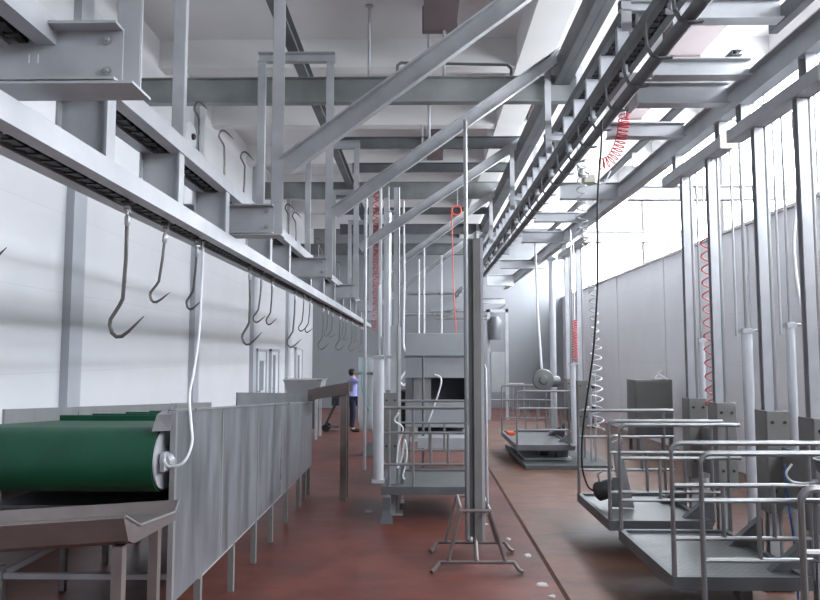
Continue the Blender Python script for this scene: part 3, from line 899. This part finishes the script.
MB().cyl((-3.14, yc1, zc1), (-1.70, yc1, zc1), .19, 24).build('head_roller', 'dark', cv)
br_ = MB().box(-1.70, -1.672, 4.62, 4.95, zc0 - .06, zc0 + .06).lathe([(.055, 0), (.055, .03), (.035, .05), (0, .05)], (-1.68, 4.70, zc0), (0, -1, 0), 10)
br_.build('bearing_block', 'galv', cv)
MB().loft([(-1.76, 4.62, 1.60), (-1.66, 4.66, 1.60), (-1.66, 4.72, 1.70), (-1.76, 4.70, 1.70)], [(-1.76, 4.8, 1.60), (-1.66, 4.8, 1.60), (-1.66, 4.8, 1.72), (-1.76, 4.8, 1.72)]).build('corner_bracket', 'steel', cv)
for y in (5.45, 6.4, 7.25, 8.05, 8.95, 9.85, 10.35, 10.75):
    for x in (-1.69, -3.2):
        MB().box(x - .025, x + .025, y - .025, y + .025, 0, .5).build('leg', 'carriage', cv)
for x in (-1.69, -3.2):
    MB().box(x - .02, x + .02, 5.42, 10.75, .41, .455).build('bottom_rail', 'galv', cv)
for y in (5.45, 7.25, 8.95, 10.35):
    MB().box(-3.2, -1.69, y - .02, y + .02, .40, .44).build('cross_tie', 'galv', cv)
MB().box(-3.15, -1.72, 5.2, 10.6, .98, 1.0).build('drip_pan', 'galv_dark', cv)
tag(MB().tube(smooth_path([(-1.74, 5.55, 3.03), (-1.735, 5.53, 2.9), (-1.66, 5.25, 2.3), (-1.60, 4.95, 1.98), (-1.56, 4.75, 1.83), (-1.51, 4.64, 1.66), (-1.48, 4.58, 1.53), (-1.51, 4.53, 1.42), (-1.60, 4.54, 1.385), (-1.66, 4.60, 1.40), (-1.675, 4.63, 1.42)]), .009, 8).build('power_cable', 'white'), 'white cable dropping from the hook rail to the green belt roller', 'cable')

# discharge chute beyond the conveyor
ck = thing('discharge_chute', (-1.3, 10.5, 0), 'short tilted steel chute on a post at the far end of the conveyor', 'chute')
def troughx(x, zb_, w0=10.15, w1=10.75):
    return [(x, w0, zb_ + .16), (x, w0 + .02, zb_), (x, w1 - .02, zb_), (x, w1, zb_ + .16), (x, w1 - .015, zb_ + .16), (x, w1 - .035, zb_ + .015), (x, w0 + .035, zb_ + .015), (x, w0 + .015, zb_ + .16)]
MB().loft(troughx(-1.62, 1.44), troughx(-1.03, 1.54)).build('trough', 'tray', ck)
MB().loft(troughx(-1.03, 1.54, 10.14, 10.76), troughx(-1.02, 1.545, 10.14, 10.76)).build('end_lip', 'steel', ck)
for y in (10.3, 10.6):
    MB().box(-1.16, -1.07, y - .03, y + .03, 0, 1.53).build('post', 'tray', ck)

# front tray, lower left corner
ft = thing('receiving_tray', (-2.2, 3.9, 0), 'shallow steel tray on legs in front of the green belt, lower left corner', 'tray')
def trayp(x, dy, dz):
    P = [(3.60, 1.275), (3.66, 1.15), (3.74, 1.115), (4.36, 1.09), (4.42, 1.20), (4.405, 1.205), (4.34, 1.145), (3.80, 1.195), (3.612, 1.283)]
    return [(x, y + dy, z + dz) for y, z in P]
MB().loft(trayp(-3.1, -.22, -.06), trayp(-1.5, 0, .0)).build('pan', 'tray', ft)
ed = MB()
P = trayp(-1.497, 0, 0)
for a, b in ((0, 0),):
    ed.tube([P[8], P[7], P[6], P[5]], .007, 6)
ed.build('rolled_edge', 'steel', ft)
for x, y in ((-1.57, 3.72), (-1.60, 4.30), (-2.95, 3.55), (-2.95, 4.15)):
    MB().box(x - .028, x + .028, y - .028, y + .028, 0, 1.11).build('leg', 'tray', ft)
MB().box(-2.95, -1.58, 4.0, 4.04, .25, .29).box(-1.60, -1.56, 3.72, 4.3, .25, .29).box(-2.97, -2.93, 3.55, 4.15, .25, .29).build('leg_tie', 'galv', ft)

# ------------------------------------------------------------------ centre machinery
mc = thing('machine_cabinet', (.3, 11.9, 0), 'large grey steel cabinet with a square opening behind the centre platform', 'machine')
x0, x1, y0, y1 = -.24, .82, 11.6, 12.4
MB().box(x0, x1, y0, y1, 1.72, 2.46).build('upper_panel', 'mach', mc, bevel=.01)
q = MB()
q.box(x0, x0 + .12, y0, y1, 1.32, 1.72).box(x1 - .04, x1, y0, y1, 1.32, 1.72).box(x0 + .12, x1 - .04, y1 - .03, y1, 1.32, 1.72)
q.build('opening_frame', 'galv_dark', mc)
MB().box(x0, x1, y0 - .04, y1, .92, 1.32).build('lower_panel', 'mach', mc, bevel=.01)
MB().box(x0 - .14, x0 - .01, y0 + .1, y1 - .1, .8, 1.5).build('side_box', 'dark', mc)
MB().box(x0 + .13, x0 + .42, y0 + .05, y0 + .06, 1.35, 1.72).build('hatch', 'steel', mc)
MB().loft([(x0 + .2, y0 - .3, .62), (x1, y0 - .3, .62), (x1, y0 - .3, .78), (x0 + .2, y0 - .3, .78)], [(x0 + .2, y1, .7), (x1, y1, .7), (x1, y1, .9), (x0 + .2, y1, .9)]).build('catch_tray', 'galv', mc)
for x in (x0 + .03, x1 - .03):
    for y in (y0 + .03, y1 - .03):
        MB().box(x - .03, x + .03, y - .03, y + .03, 0, .95).build('leg', 'galv', mc)
MB().tube([(x0 - .1, y0 - .5, 2.03), (x0 - .02, y0 - .14, 2.08), (x1, y0 - .14, 2.08)], .022, 8).tube([(.05, y0 - .14, 2.08), (.05, y0 - .14, .3)], .022, 8).tube([(.05, y0 - .14, .75), (.05, y0 - .05, .72)], .02, 6).build('grab_bar', 'galv_dark', mc)
MB().tube(smooth_path([(.24, y0 - .06, 1.78), (.33, y0 - .07, 1.74), (.34, y0 - .08, 1.62), (.24, y0 - .08, 1.3), (.12, y0 - .08, .98)]), .014, 8).build('lever_pipe', 'white', mc)
lb = thing('slat_rack', (.3, 13.3, 0), 'low steel rack with coloured crates behind the centre cabinet', 'rack')
MB().box(-.3, .9, 12.9, 13.6, .5, .53).build('shelf', 'galv', lb)
for x in (-.27, .87):
    for y in (12.93, 13.57):
        MB().box(x - .02, x + .02, y - .02, y + .02, 0, .95).build('leg', 'galv', lb)
tag(MB().box(.55, .85, 13.0, 13.4, .53, .68).build('crate', 'orange', bevel=.01), 'small orange crate on the rack behind the centre cabinet', 'crate')
tag(MB().box(-.15, .2, 13.0, 13.4, .53, .8).build('crate', 'beige', bevel=.01), 'pale crate on the rack behind the centre cabinet', 'crate')

# pipes and hoses standing around the centre columns
tag(MB().tube([(-1.02, 13.0, 0), (-1.02, 13.0, 4.6), (-1.0, 13.0, 5.2)], .03, 8).build('standpipe', 'galv'), 'thin grey standpipe left of the red coiled hose by the centre columns', 'pipe')
dp = thing('hose_drop', (-.9, 14.5, 1.4), 'red coiled hose wound around a white drop pipe left of the centre columns', 'hose')
MB().tube([(-.82, 14.5, 1.5), (-.82, 14.5, 5.9)], .03, 8).build('drop_pipe', 'white', dp)
MB().tube(helix((-.92, 14.5, 2.6), (-.92, 14.5, 5.6), .06, 24, 8), .012, 6).build('coiled_hose', 'dull_red', dp)
MB().box(-.89, -.75, 14.45, 14.55, 2.40, 2.48).build('valve', 'galv', dp)
MB().cyl((-.80, 14.5, 0), (-.80, 14.5, 2.42), .05, 10).build('lower_barrel', 'steel', dp)
wh = smooth_path([(x * 1.46, 14.28, 2.1 + (z - 2.1) * 1.38) for x, z in [(-.23, 4.4), (-.22, 3.2), (-.23, 2.5), (-.22, 2.2), (-.13, 2.06), (-.17, 1.9), (-.24, 1.8), (-.28, 1.72), (-.22, 1.66), (-.12, 1.78)]])
tag(MB().tube(wh, .022, 8).build('air_hose', 'white'), 'white air hose looping down right of the tall columns beyond the centre platform', 'hose')
tag(MB().tube(smooth_path([(-.28, 9.15, 1.35), (-.33, 9.2, 1.25), (-.22, 9.2, 1.15), (-.28, 9.2, .95), (-.3, 9.2, .65), (-.24, 9.25, .75), (-.2, 9.2, 1.0), (-.17, 9.2, .8), (-.22, 9.2, .55), (-.2, 9.2, .5)]), .012, 8).build('air_hose', 'white'),
    'tangled white hose at the left rail of the centre platform', 'hose')
cc = thing('red_cord', (.85, 17.5, 2.5), 'orange-red air cord hanging above the grey centre cabinet', 'cord')
MB().tube(smooth_path([(.80, 17.5, 5.75), (.82, 17.5, 5.0), (.84, 17.5, 4.0), (.87, 17.5, 3.2), (.93, 17.5, 2.5)]), .014, 6).build('cord', 'pink', cc)
MB().tube(arc((.93, 17.5, 5.75), .12, 0, 2*math.pi, (1, 0, 0), (0, 0, 1), 16), .02, 6).build('coil', 'pink', cc)
MB().tube([(.95, 17.5, 5.85), (.95, 17.5, 6.5)], .015, 6).build('hook_wire', 'galv', cc)
for i_, (x, y, z0, z1) in enumerate([(-.02, 16, 2.6, 4.3), (.10, 16.2, 2.6, 4.6), (.5, 16.1, 2.5, 4.4)]):
    tag(MB().cyl((x, y, z0), (x, y, z1), .02, 8).cyl((x, y, z0 - .05), (x, y, z0), .05, 8).build('hanging_rod', 'white'), 'thin white rod hanging above the grey cabinet, %s from the left' % ordn[i_], 'rod', 'rods above the cabinet')

# far lifting vessel beside the person
vs_ = thing('rounded_shell', (-1.15, 15.0, 0), 'tall pale rounded shell on a foot, right of the far worker', 'vessel')
MB().lathe([(.03, .48), (.12, .50), (.2, .58), (.235, .75), (.235, 2.05), (.22, 2.05), (.22, .8), (.0, .6)], (-1.08, 15, 0), n=20).build('shell', 'mopwhite', vs_)
MB().box(-1.0, -.86, 14.9, 15.1, 0, .6).loft([(-1.25, 14.8, 0), (-.8, 14.8, 0), (-.8, 15.2, 0), (-1.25, 15.2, 0)], [(-1.1, 14.9, .25), (-.86, 14.9, .25), (-.86, 15.1, .25), (-1.1, 15.1, .25)]).build('foot', 'galv_dark', vs_)
MB().tube(smooth_path([(-1.2, 14.75, 2.0), (-1.22, 14.74, 1.5), (-1.14, 14.74, 1.1), (-1.05, 14.74, .95)]), .014, 6).build('hose', 'teal', vs_)
MB().tube([(-1.4, 14.9, 1.72), (-1.1, 14.74, 1.72), (-.9, 14.74, 1.7)], .03, 8).build('valve_bar', 'steel', vs_)

# right-hand coils and cables
rc = smooth_path([(2.36, 7.9, 4.86), (2.33, 7.9, 4.66), (2.27, 7.9, 4.46), (2.18, 7.9, 4.32), (2.06, 7.9, 4.28)], 10)
def coil_along(path, r, turns, seg=10):
    P = [V(p) for p in path]
    Ls = [0]
    for a, b in zip(P[:-1], P[1:]): Ls.append(Ls[-1] + (b - a).length)
    n = int(turns * seg)
    out = []
    j = 0
    for i in range(n + 1):
        s = Ls[-1] * i / n
        while j < len(P) - 2 and Ls[j + 1] < s: j += 1
        f = (s - Ls[j]) / max(1e-6, Ls[j + 1] - Ls[j])
        p = P[j].lerp(P[j + 1], f)
        t = (P[j + 1] - P[j]).normalized()
        a = t.cross(V((0, 1, 0))).normalized()
        b = t.cross(a)
        q = 2 * math.pi * i / seg
        out.append(p + (a * math.cos(q) + b * math.sin(q)) * r)
    return out
hr = thing('coiled_hose', (2.3, 8.0, 4.05), 'bright red coiled hose drooping beneath the dark pipe track, upper right of centre', 'hose')
MB().tube(coil_along(rc, .062, 15), .007, 6).build('coil', 'red', hr)
MB().tube(smooth_path([(2.36, 7.9, 4.84), (2.36, 7.9, 4.9), (2.36, 7.98, 4.95), (2.36, 8.05, 4.76)]), .010, 6).build('end_fitting', 'galv', hr)
wc = thing('coiled_hose', (2.1, 8.9, 1.1), 'long white coiled hose hanging beside the black cable, ending above the motor platform', 'hose')
MB().tube(coil_along(smooth_path([(2.16, 9.0, 4.66), (2.10, 9.0, 4.2), (2.13, 9.0, 3.6)]), .06, 9), .009, 6).build('coil', 'coil_grey', wc)
MB().tube(coil_along(smooth_path([(2.13, 9.0, 3.6), (2.22, 9.0, 2.9), (2.24, 9.0, 2.2)]), .05, 13), .009, 6).build('coil', 'coil_grey', wc)
MB().tube(coil_along(smooth_path([(2.24, 9.0, 2.2), (2.24, 9.0, 1.7), (2.26, 9.0, 1.15)]), .075, 8), .011, 6).build('coil', 'coil_grey', wc)
tag(MB().tube(smooth_path([(2.02, 7.62, 4.70), (2.0, 7.6, 4.36), (1.95, 7.6, 3.8), (1.97, 7.75, 2.93), (1.95, 7.9, 2.2), (1.92, 8.0, 1.82), (1.86, 8.12, 1.24), (1.84, 8.1, .85), (1.90, 8.1, .62), (1.99, 8.1, .56)]), .011, 8).build('power_cable', 'black'),
    'black cable hanging from the pipe track down to the motor on the lift platform', 'cable')
for (x, y, z0, z1, r, tn, lab) in [(3.30, 8.2, 1.5, 3.5, .045, 13, 'stretched red coiled hose hanging between the two columns behind the motor deck'),
                                   (3.22, 5.60, 1.9, 3.3, .045, 10, 'red coiled hose cut by the right edge of the photo'),
                                   (2.86, 13.1, 2.0, 2.75, .05, 16, 'tight pinkish red hose coil on the near corner pipe of far platform')]:
    h = thing('coiled_hose', (x, y, z0), lab, 'hose', 'red coiled hoses')
    MB().tube(helix((x, y - .12, z0), (x, y - .12, z1), r, tn, 8), .0085, 6).build('coil', 'dull_red', h)
    MB().tube([(x, y - .12, z1), (x, y - .12, 4.25)], .011, 6).build('lead', 'white', h)
tag(MB().tube(smooth_path([(3.30, 6.1, 4.25), (3.32, 6.1, 3.6), (3.26, 6.1, 3.0), (3.32, 6.1, 2.4), (3.42, 6.1, 2.0), (3.5, 6.1, 1.8)]), .016, 8).build('air_hose', 'white'), 'white hose hanging in a slack curve near the upper right edge', 'hose')
for i_, (x, y) in enumerate([(3.42, 7.62), (3.62, 7.5), (3.58, 7.0)]):
    tag(MB().tube([(x, y, 2.3), (x, y, 4.56), (x - .06, y, 4.64), (3.2, y, 4.66)], .012, 6).build('air_line', 'galv'), 'thin vertical air line beside the motor platform columns, %s from the left' % ordn[i_], 'pipe', 'thin air lines')
tag(MB().tube(smooth_path([(3.62, 7.4, 2.3), (3.64, 7.4, 1.9), (3.6, 7.4, 1.4), (3.62, 7.4, 1.0)]), .014, 6).build('water_hose', 'teal'), 'teal hose hanging beside the stout air cylinder', 'hose')
tag(MB().tube(smooth_path([(3.0, 5.9, 1.2), (3.02, 5.9, .9), (3.06, 5.9, .5), (3.08, 5.92, .08)]), .009, 6).build('water_hose', 'blue'), 'blue hose hanging under the carriage of the empty deck', 'hose')

# cabinet by right wall
cb = thing('control_cabinet', (5.1, 15.2, .05), 'grey steel cabinet standing on legs against the right wall', 'cabinet')
MB().box(4.55, 5.35, 15.0, 15.6, .35, 1.58).build('body', 'cabinet', cb, bevel=.02)
MB().box(4.58, 5.32, 14.98, 15.0, .75, 1.55).build('door', 'cabinet', cb, bevel=.008)
MB().box(4.58, 5.32, 14.985, 15.0, .40, .72).build('lower_door', 'galv_dark', cb, bevel=.008)
for x in (4.6, 5.3):
    for y in (15.05, 15.55):
        MB().box(x - .03, x + .03, y - .03, y + .03, .05, .36).build('leg', 'galv_dark', cb)
tag(MB().tube(smooth_path([(5.25, 15.0, 1.58), (5.1, 15.1, 1.70), (5.2, 15.2, 1.74), (5.05, 15.2, 1.6), (5.2, 15.15, 1.6)]), .015, 6).build('cable_loop', 'white'), 'loose loop of pale cable on top of the grey wall cabinet', 'cable')
tag(MB().tube(smooth_path([(5.68, 13.4, 2.9), (5.66, 13.5, 2.75), (5.68, 13.6, 2.6), (5.66, 13.45, 2.55), (5.68, 13.4, 2.7)]), .012, 6).build('wall_cable', 'galv'), 'small loop of wire hanging on the right wall', 'cable')

# ducts under the ceiling
for x0, x1, y0, y1, lab in [(.06, .54, 4.5, 10.1, 'brown ceiling duct at top centre, nearest of the middle row'), (3.95, 4.5, 6.6, 11.0, 'brown ceiling duct at the upper right beside the windows'),
                            (.2, .55, 15.0, 16.9, 'brown ceiling duct far down the middle row'), (2.2, 2.6, 12.0, 14.0, 'brown ceiling duct right of the dark girder'),
                            (4.2, 4.5, 12.2, 14.0, 'brown ceiling duct by the windows, farther one')]:
    t = thing('ceiling_duct', ((x0 + x1) / 2, (y0 + y1) / 2, 6.86), lab, 'duct', 'brown ceiling ducts')
    MB().box(x0, x1, y0, y1, 6.9, ZC).build('duct_body', 'brown', t)
    for ye in (y0, y1):
        MB().box(x0 - .02, x1 + .02, ye - .02, ye + .02, 6.88, ZC).build('flange', 'brown', t)
for i_, (x, y, z0) in enumerate([(-.75, 10.06, 6.18), (.36, 10.06, 6.18), (.14, 10.3, 5.3), (.05, 14.1, 6.36), (2.5, 10.9, 5.0)]):
    tag(MB().cyl((x, y, z0), (x, y, ZC), .022, 8).cyl((x, y, ZC - .02), (x, y, ZC), .06, 8).build('ceiling_rod', 'galv'),
        'thin vertical ceiling rod, %s' % ['left of centre at the top edge', 'standing on the deep I-beam', 'behind the deep I-beam', 'above the second cross beam', 'near the far white coil'][i_], 'rod', 'ceiling rods')
tag(MB().tube([(-.34, 10.12, 6.16), (-.33, 10.12, 6.40), (-.28, 10.12, 6.44), (1.3, 10.12, 6.40), (1.36, 10.12, 6.34), (1.36, 10.12, 6.17)], .024, 8).build('conduit', 'galv_dark'), 'bent conduit rising above the deep I-beam and turning right', 'conduit')

# round white speaker on left wall
sk = thing('wall_fan', (XL + .1, 13.0, 6.0), 'round white disc with dark centre high on the left wall', 'fan')
MB().lathe([(.29, 0), (.29, .06), (.24, .1), (.06, .1)], (XL, 12.6, 6.12), (1, 0, 0), 26).build('disc', 'door', sk)
MB().lathe([(.06, 0), (.06, .04), (.03, .06)], (XL + .1, 12.6, 6.12), (1, 0, 0), 14).build('hub', 'dark', sk)

# pipework by the back wall
for i_, (x0, x1, y, z) in enumerate([(.4, 3.0, 26.5, 3.75), (.6, 2.6, 26.9, 3.5), (-.4, 1.2, 24, 4.2), (-.6, 1.1, 26, 3.6)]):
    tag(MB().tube([(x0, y, z), (x1, y, z), (x1 + .25, y, z + .22), (x1 + .3, y + .25, z + .25), (x1 + .3, 27.99, z + .25)], .045, 8).build('process_pipe', 'steel'), 'long horizontal process pipe before the back wall, %s' % ['topmost right', 'second right', 'upper centre', 'lower centre'][i_], 'pipe', 'pipes before the back wall')
eq = thing('gantry_hoist', (2.3, 23.0, 0), 'tall narrow machine frame before the back wall, right of the splay-footed post', 'machine')
MB().box(2.8, 2.9, 23, 23.1, 0, 3.6).box(2.2, 2.3, 23, 23.1, 0, 3.6).box(2.2, 2.9, 23, 23.1, 3.5, 3.6).build('frame', 'galv', eq)
MB().lathe([(.2, 0), (.22, .3), (.22, .6), (.12, .75)], (2.45, 22.9, 2.6), n=14).build('motor', 'galv_dark', eq)
MB().box(2.32, 2.78, 22.95, 23.1, .9, 2.2).build('panel', 'mach', eq)
gt = thing('steel_railing', (1.5, 24, 0), 'long low steel railing before the back wall, seen through the far platform', 'railing')
MB().tube([(.9, 24.5, 1.1), (3.6, 24.5, 1.1)], .03, 8).tube([(.9, 24.5, .55), (3.6, 24.5, .55)], .025, 8).build('rail', 'steel', gt)
for j in range(8):
    x = .9 + 2.7 * j / 7
    MB().cyl((x, 24.5, 0), (x, 24.5, 1.1), .025, 8).build('post', 'steel', gt)

# left background: box trolley and hand trolley
bt = thing('steel_tub', (-2.75, 18.0, 0), 'grey steel tub on legs beyond the conveyor at the left wall', 'tub')
MB().loft([(-3.3, 17.6, 1.05), (-2.55, 17.6, 1.05), (-2.55, 18.4, 1.05), (-3.3, 18.4, 1.05)], [(-3.4, 17.5, 1.46), (-2.45, 17.5, 1.46), (-2.45, 18.5, 1.46), (-3.4, 18.5, 1.46)]).build('tub', 'mach', bt)
MB().box(-3.42, -2.43, 17.48, 18.52, 1.46, 1.49).build('rim', 'steel', bt)
MB().box(-3.2, -2.65, 17.7, 18.3, .25, 1.05).build('base', 'galv_dark', bt)
for x in (-3.25, -2.6):
    for y in (17.65, 18.35):
        MB().box(x - .03, x + .03, y - .03, y + .03, 0, 1.06).build('leg', 'galv', bt)
ht = thing('hand_trolley', (-2.35, 19.5, 0), 'small dark hand trolley left of the far worker', 'trolley')
MB().tube([(-2.65, 19.5, .12), (-2.35, 19.5, .75), (-2.2, 19.5, 1.05)], .022, 8).tube([(-2.65, 19.8, .12), (-2.35, 19.8, .75), (-2.2, 19.8, 1.05)], .022, 8).tube([(-2.2, 19.5, 1.05), (-2.2, 19.8, 1.05)], .022, 8).build('frame', 'dark', ht)
MB().box(-2.75, -2.25, 19.45, 19.85, .1, .13).build('bed', 'dark', ht)
MB().box(-2.45, -2.25, 19.5, 19.8, .7, 1.0).build('motor', 'dark', ht)
for y in (19.43, 19.87):
    MB().lathe([(.1, -.02), (.1, .02)], (-2.6, y, .1), (0, 1, 0), 14).build('wheel', 'black', ht)

# scraps on the floor
for i_, (x, y, z, s, lab) in enumerate([(.82, 8.9, 0, 0.039, 'farthest white scrap right of the splayed post'), (1.0, 8.2, 0, 0.039, 'round white scrap beside the splayed rear foot'), (1.13, 7.55, 0, 0.052, 'larger pale scrap near the floor edge'),
                                         (1.12, 6.62, 0, 0.065, 'white scrap in front of the stand foot'), (1.15, 6.3, 0, 0.039, 'nearest but one white scrap at the bottom of aisle'), (1.17, 6.12, 0, 0.033, 'nearest small scrap at the bottom edge'),
                                         (-.68, 9.6, 0, .07, 'lone white scrap on the red floor left of centre platform')]):
    n = 9
    ring = [(x + math.cos(2*math.pi*k_/n) * s * R.uniform(.6, 1.1), y + math.sin(2*math.pi*k_/n) * s * R.uniform(.6, 1.2)) for k_ in range(n)]
    tag(MB().loft([(a, b, z) for a, b in ring], [(x + (a - x)*.8, y + (b - y)*.8, z + R.uniform(.008, .018)) for a, b in ring]).build('paper_scrap', 'paper'), lab, 'scrap', 'scraps on the floor')

# ------------------------------------------------------------------ the worker
def skin_mesh(name, verts, edges, rads, m, parent, root=0, sub=2):
    o0 = world_loc(parent)
    me = bpy.data.meshes.new(name)
    me.from_pydata([tuple(V(v)) for v in verts], edges, [])
    o = bpy.data.objects.new(name, me)
    col.objects.link(o)
    o.parent = parent
    me.materials.append(M[m])
    sk = o.modifiers.new('skin', 'SKIN')
    me.attributes  # skin layer is created with the modifier
    if not me.skin_vertices:
        bpy.context.view_layer.objects.active = o
        bpy.ops.mesh.customdata_skin_add()
    for i, r in enumerate(rads):
        rr = r if isinstance(r, tuple) else (r, r)
        me.skin_vertices[0].data[i].radius = rr
        me.skin_vertices[0].data[i].use_root = (i == root)
    sk.use_smooth_shade = True
    ss = o.modifiers.new('subdivision', 'SUBSURF')
    ss.levels = sub
    ss.render_levels = sub
    return o
pw = thing('person', (-1.87, 19.5, 0), 'person in a lavender shirt and dark trousers, arm stretched towards the pale shell', 'person')
pw.scale = (1, 1, 1)
BV = [(0, 0, .92), (0, 0, 1.12), (0, 0, 1.33), (0, 0, 1.44), (.01, 0, 1.52), (.02, 0, 1.60), (.015, -.0, 1.66),
      (-.02, .19, 1.40), (-.05, .24, 1.15), (.05, .22, .95), (.08, .22, .88),
      (.04, -.18, 1.41), (.24, -.22, 1.36), (.46, -.2, 1.42), (.55, -.2, 1.43),
      (-.01, .09, .86), (-.01, .1, .48), (-.04, .1, .09), (.09, .1, .04),
      (.01, -.09, .86), (.04, -.1, .48), (.0, -.1, .09), (.13, -.1, .04)]
BE = [(0, 1), (1, 2), (2, 3), (3, 4), (4, 5), (5, 6), (3, 7), (7, 8), (8, 9), (9, 10), (3, 11), (11, 12), (12, 13), (13, 14),
      (0, 15), (15, 16), (16, 17), (17, 18), (0, 19), (19, 20), (20, 21), (21, 22)]
BR = [(.12, .15), (.11, .14), (.12, .16), (.08, .09), .05, .085, .06, .055, .042, .032, .03, .055, .042, .032, .03,
      .085, .06, .042, .035, .085, .06, .042, .035]
skin_mesh('body', BV, BE, BR, 'skin', pw)
skin_mesh('shirt', [BV[i] for i in (1, 2, 3, 7, 8, 11, 12)] + [(0, 0, .86)], [(0, 1), (1, 2), (2, 3), (3, 4), (2, 5), (5, 6), (0, 7)],
          [(.145, .18), (.15, .19), (.10, .11), .072, .058, .072, .062, (.16, .195)], 'shirt', pw)
skin_mesh('trousers', [BV[i] for i in (0, 15, 16, 17, 19, 20, 21)], [(0, 1), (1, 2), (2, 3), (0, 4), (4, 5), (5, 6)], [(.135, .165), .098, .075, .06, .098, .075, .06], 'trousers', pw)
def plocal(mb, name, m):
    # mesh given in the person's own coordinates
    for p in mb.v: p += world_loc(pw)
    return mb.build(name, m, pw)
hd = MB()
plocal(MB().lathe([(.02, -.005), (.06, 0), (.088, .04), (.1, .09), (.092, .14), (.06, .175), (.01, .185)], (.0, 0, 1.535), n=16), 'hair', 'hair').location = (-.02, 0, -.0)
for yy in (.1, -.1):
    plocal(MB().box(-.06 + (.04 if yy < 0 else 0), .18 + (.04 if yy < 0 else 0), yy - .05, yy + .05, 0, .085), 'shoe', 'black').modifiers.new('bevel', 'BEVEL').width = .025
for k_ in range(4):
    fy = -.235 + .022 * k_
    plocal(MB().tube([(.54, fy, 1.44), (.60, fy, 1.435), (.635, fy, 1.415), (.63, fy, 1.39)], [.011, .01, .009, .007], 6), 'finger', 'skin')
plocal(MB().tube([(.53, -.15, 1.42), (.57, -.13, 1.40), (.60, -.14, 1.39)], [.012, .011, .008], 6), 'thumb', 'skin')
fc = MB()
fc.lathe([(.02, 0), (.012, .025), (0, .03)], (.10, 0, 1.585), (1, 0, 0), 8)
plocal(fc, 'nose', 'skin')
e = MB()
for yy in (-.032, .032):
    e.lathe([(.011, 0), (.008, .006), (0, .008)], (.098, yy, 1.62), (1, 0, 0), 8)
plocal(e, 'eyes', 'hair')
plocal(MB().box(.09, .1, -.022, .022, 1.546, 1.553), 'mouth', 'pink')

# ------------------------------------------------------------------ view
sc.view_settings.view_transform = 'Standard'
sc.view_settings.look = 'None'
sc.view_settings.gamma = 1
sc.view_settings.exposure = 1.5
sc.cycles.max_bounces = 10
sc.cycles.diffuse_bounces = 6
sc.cycles.sample_clamp_indirect = 6
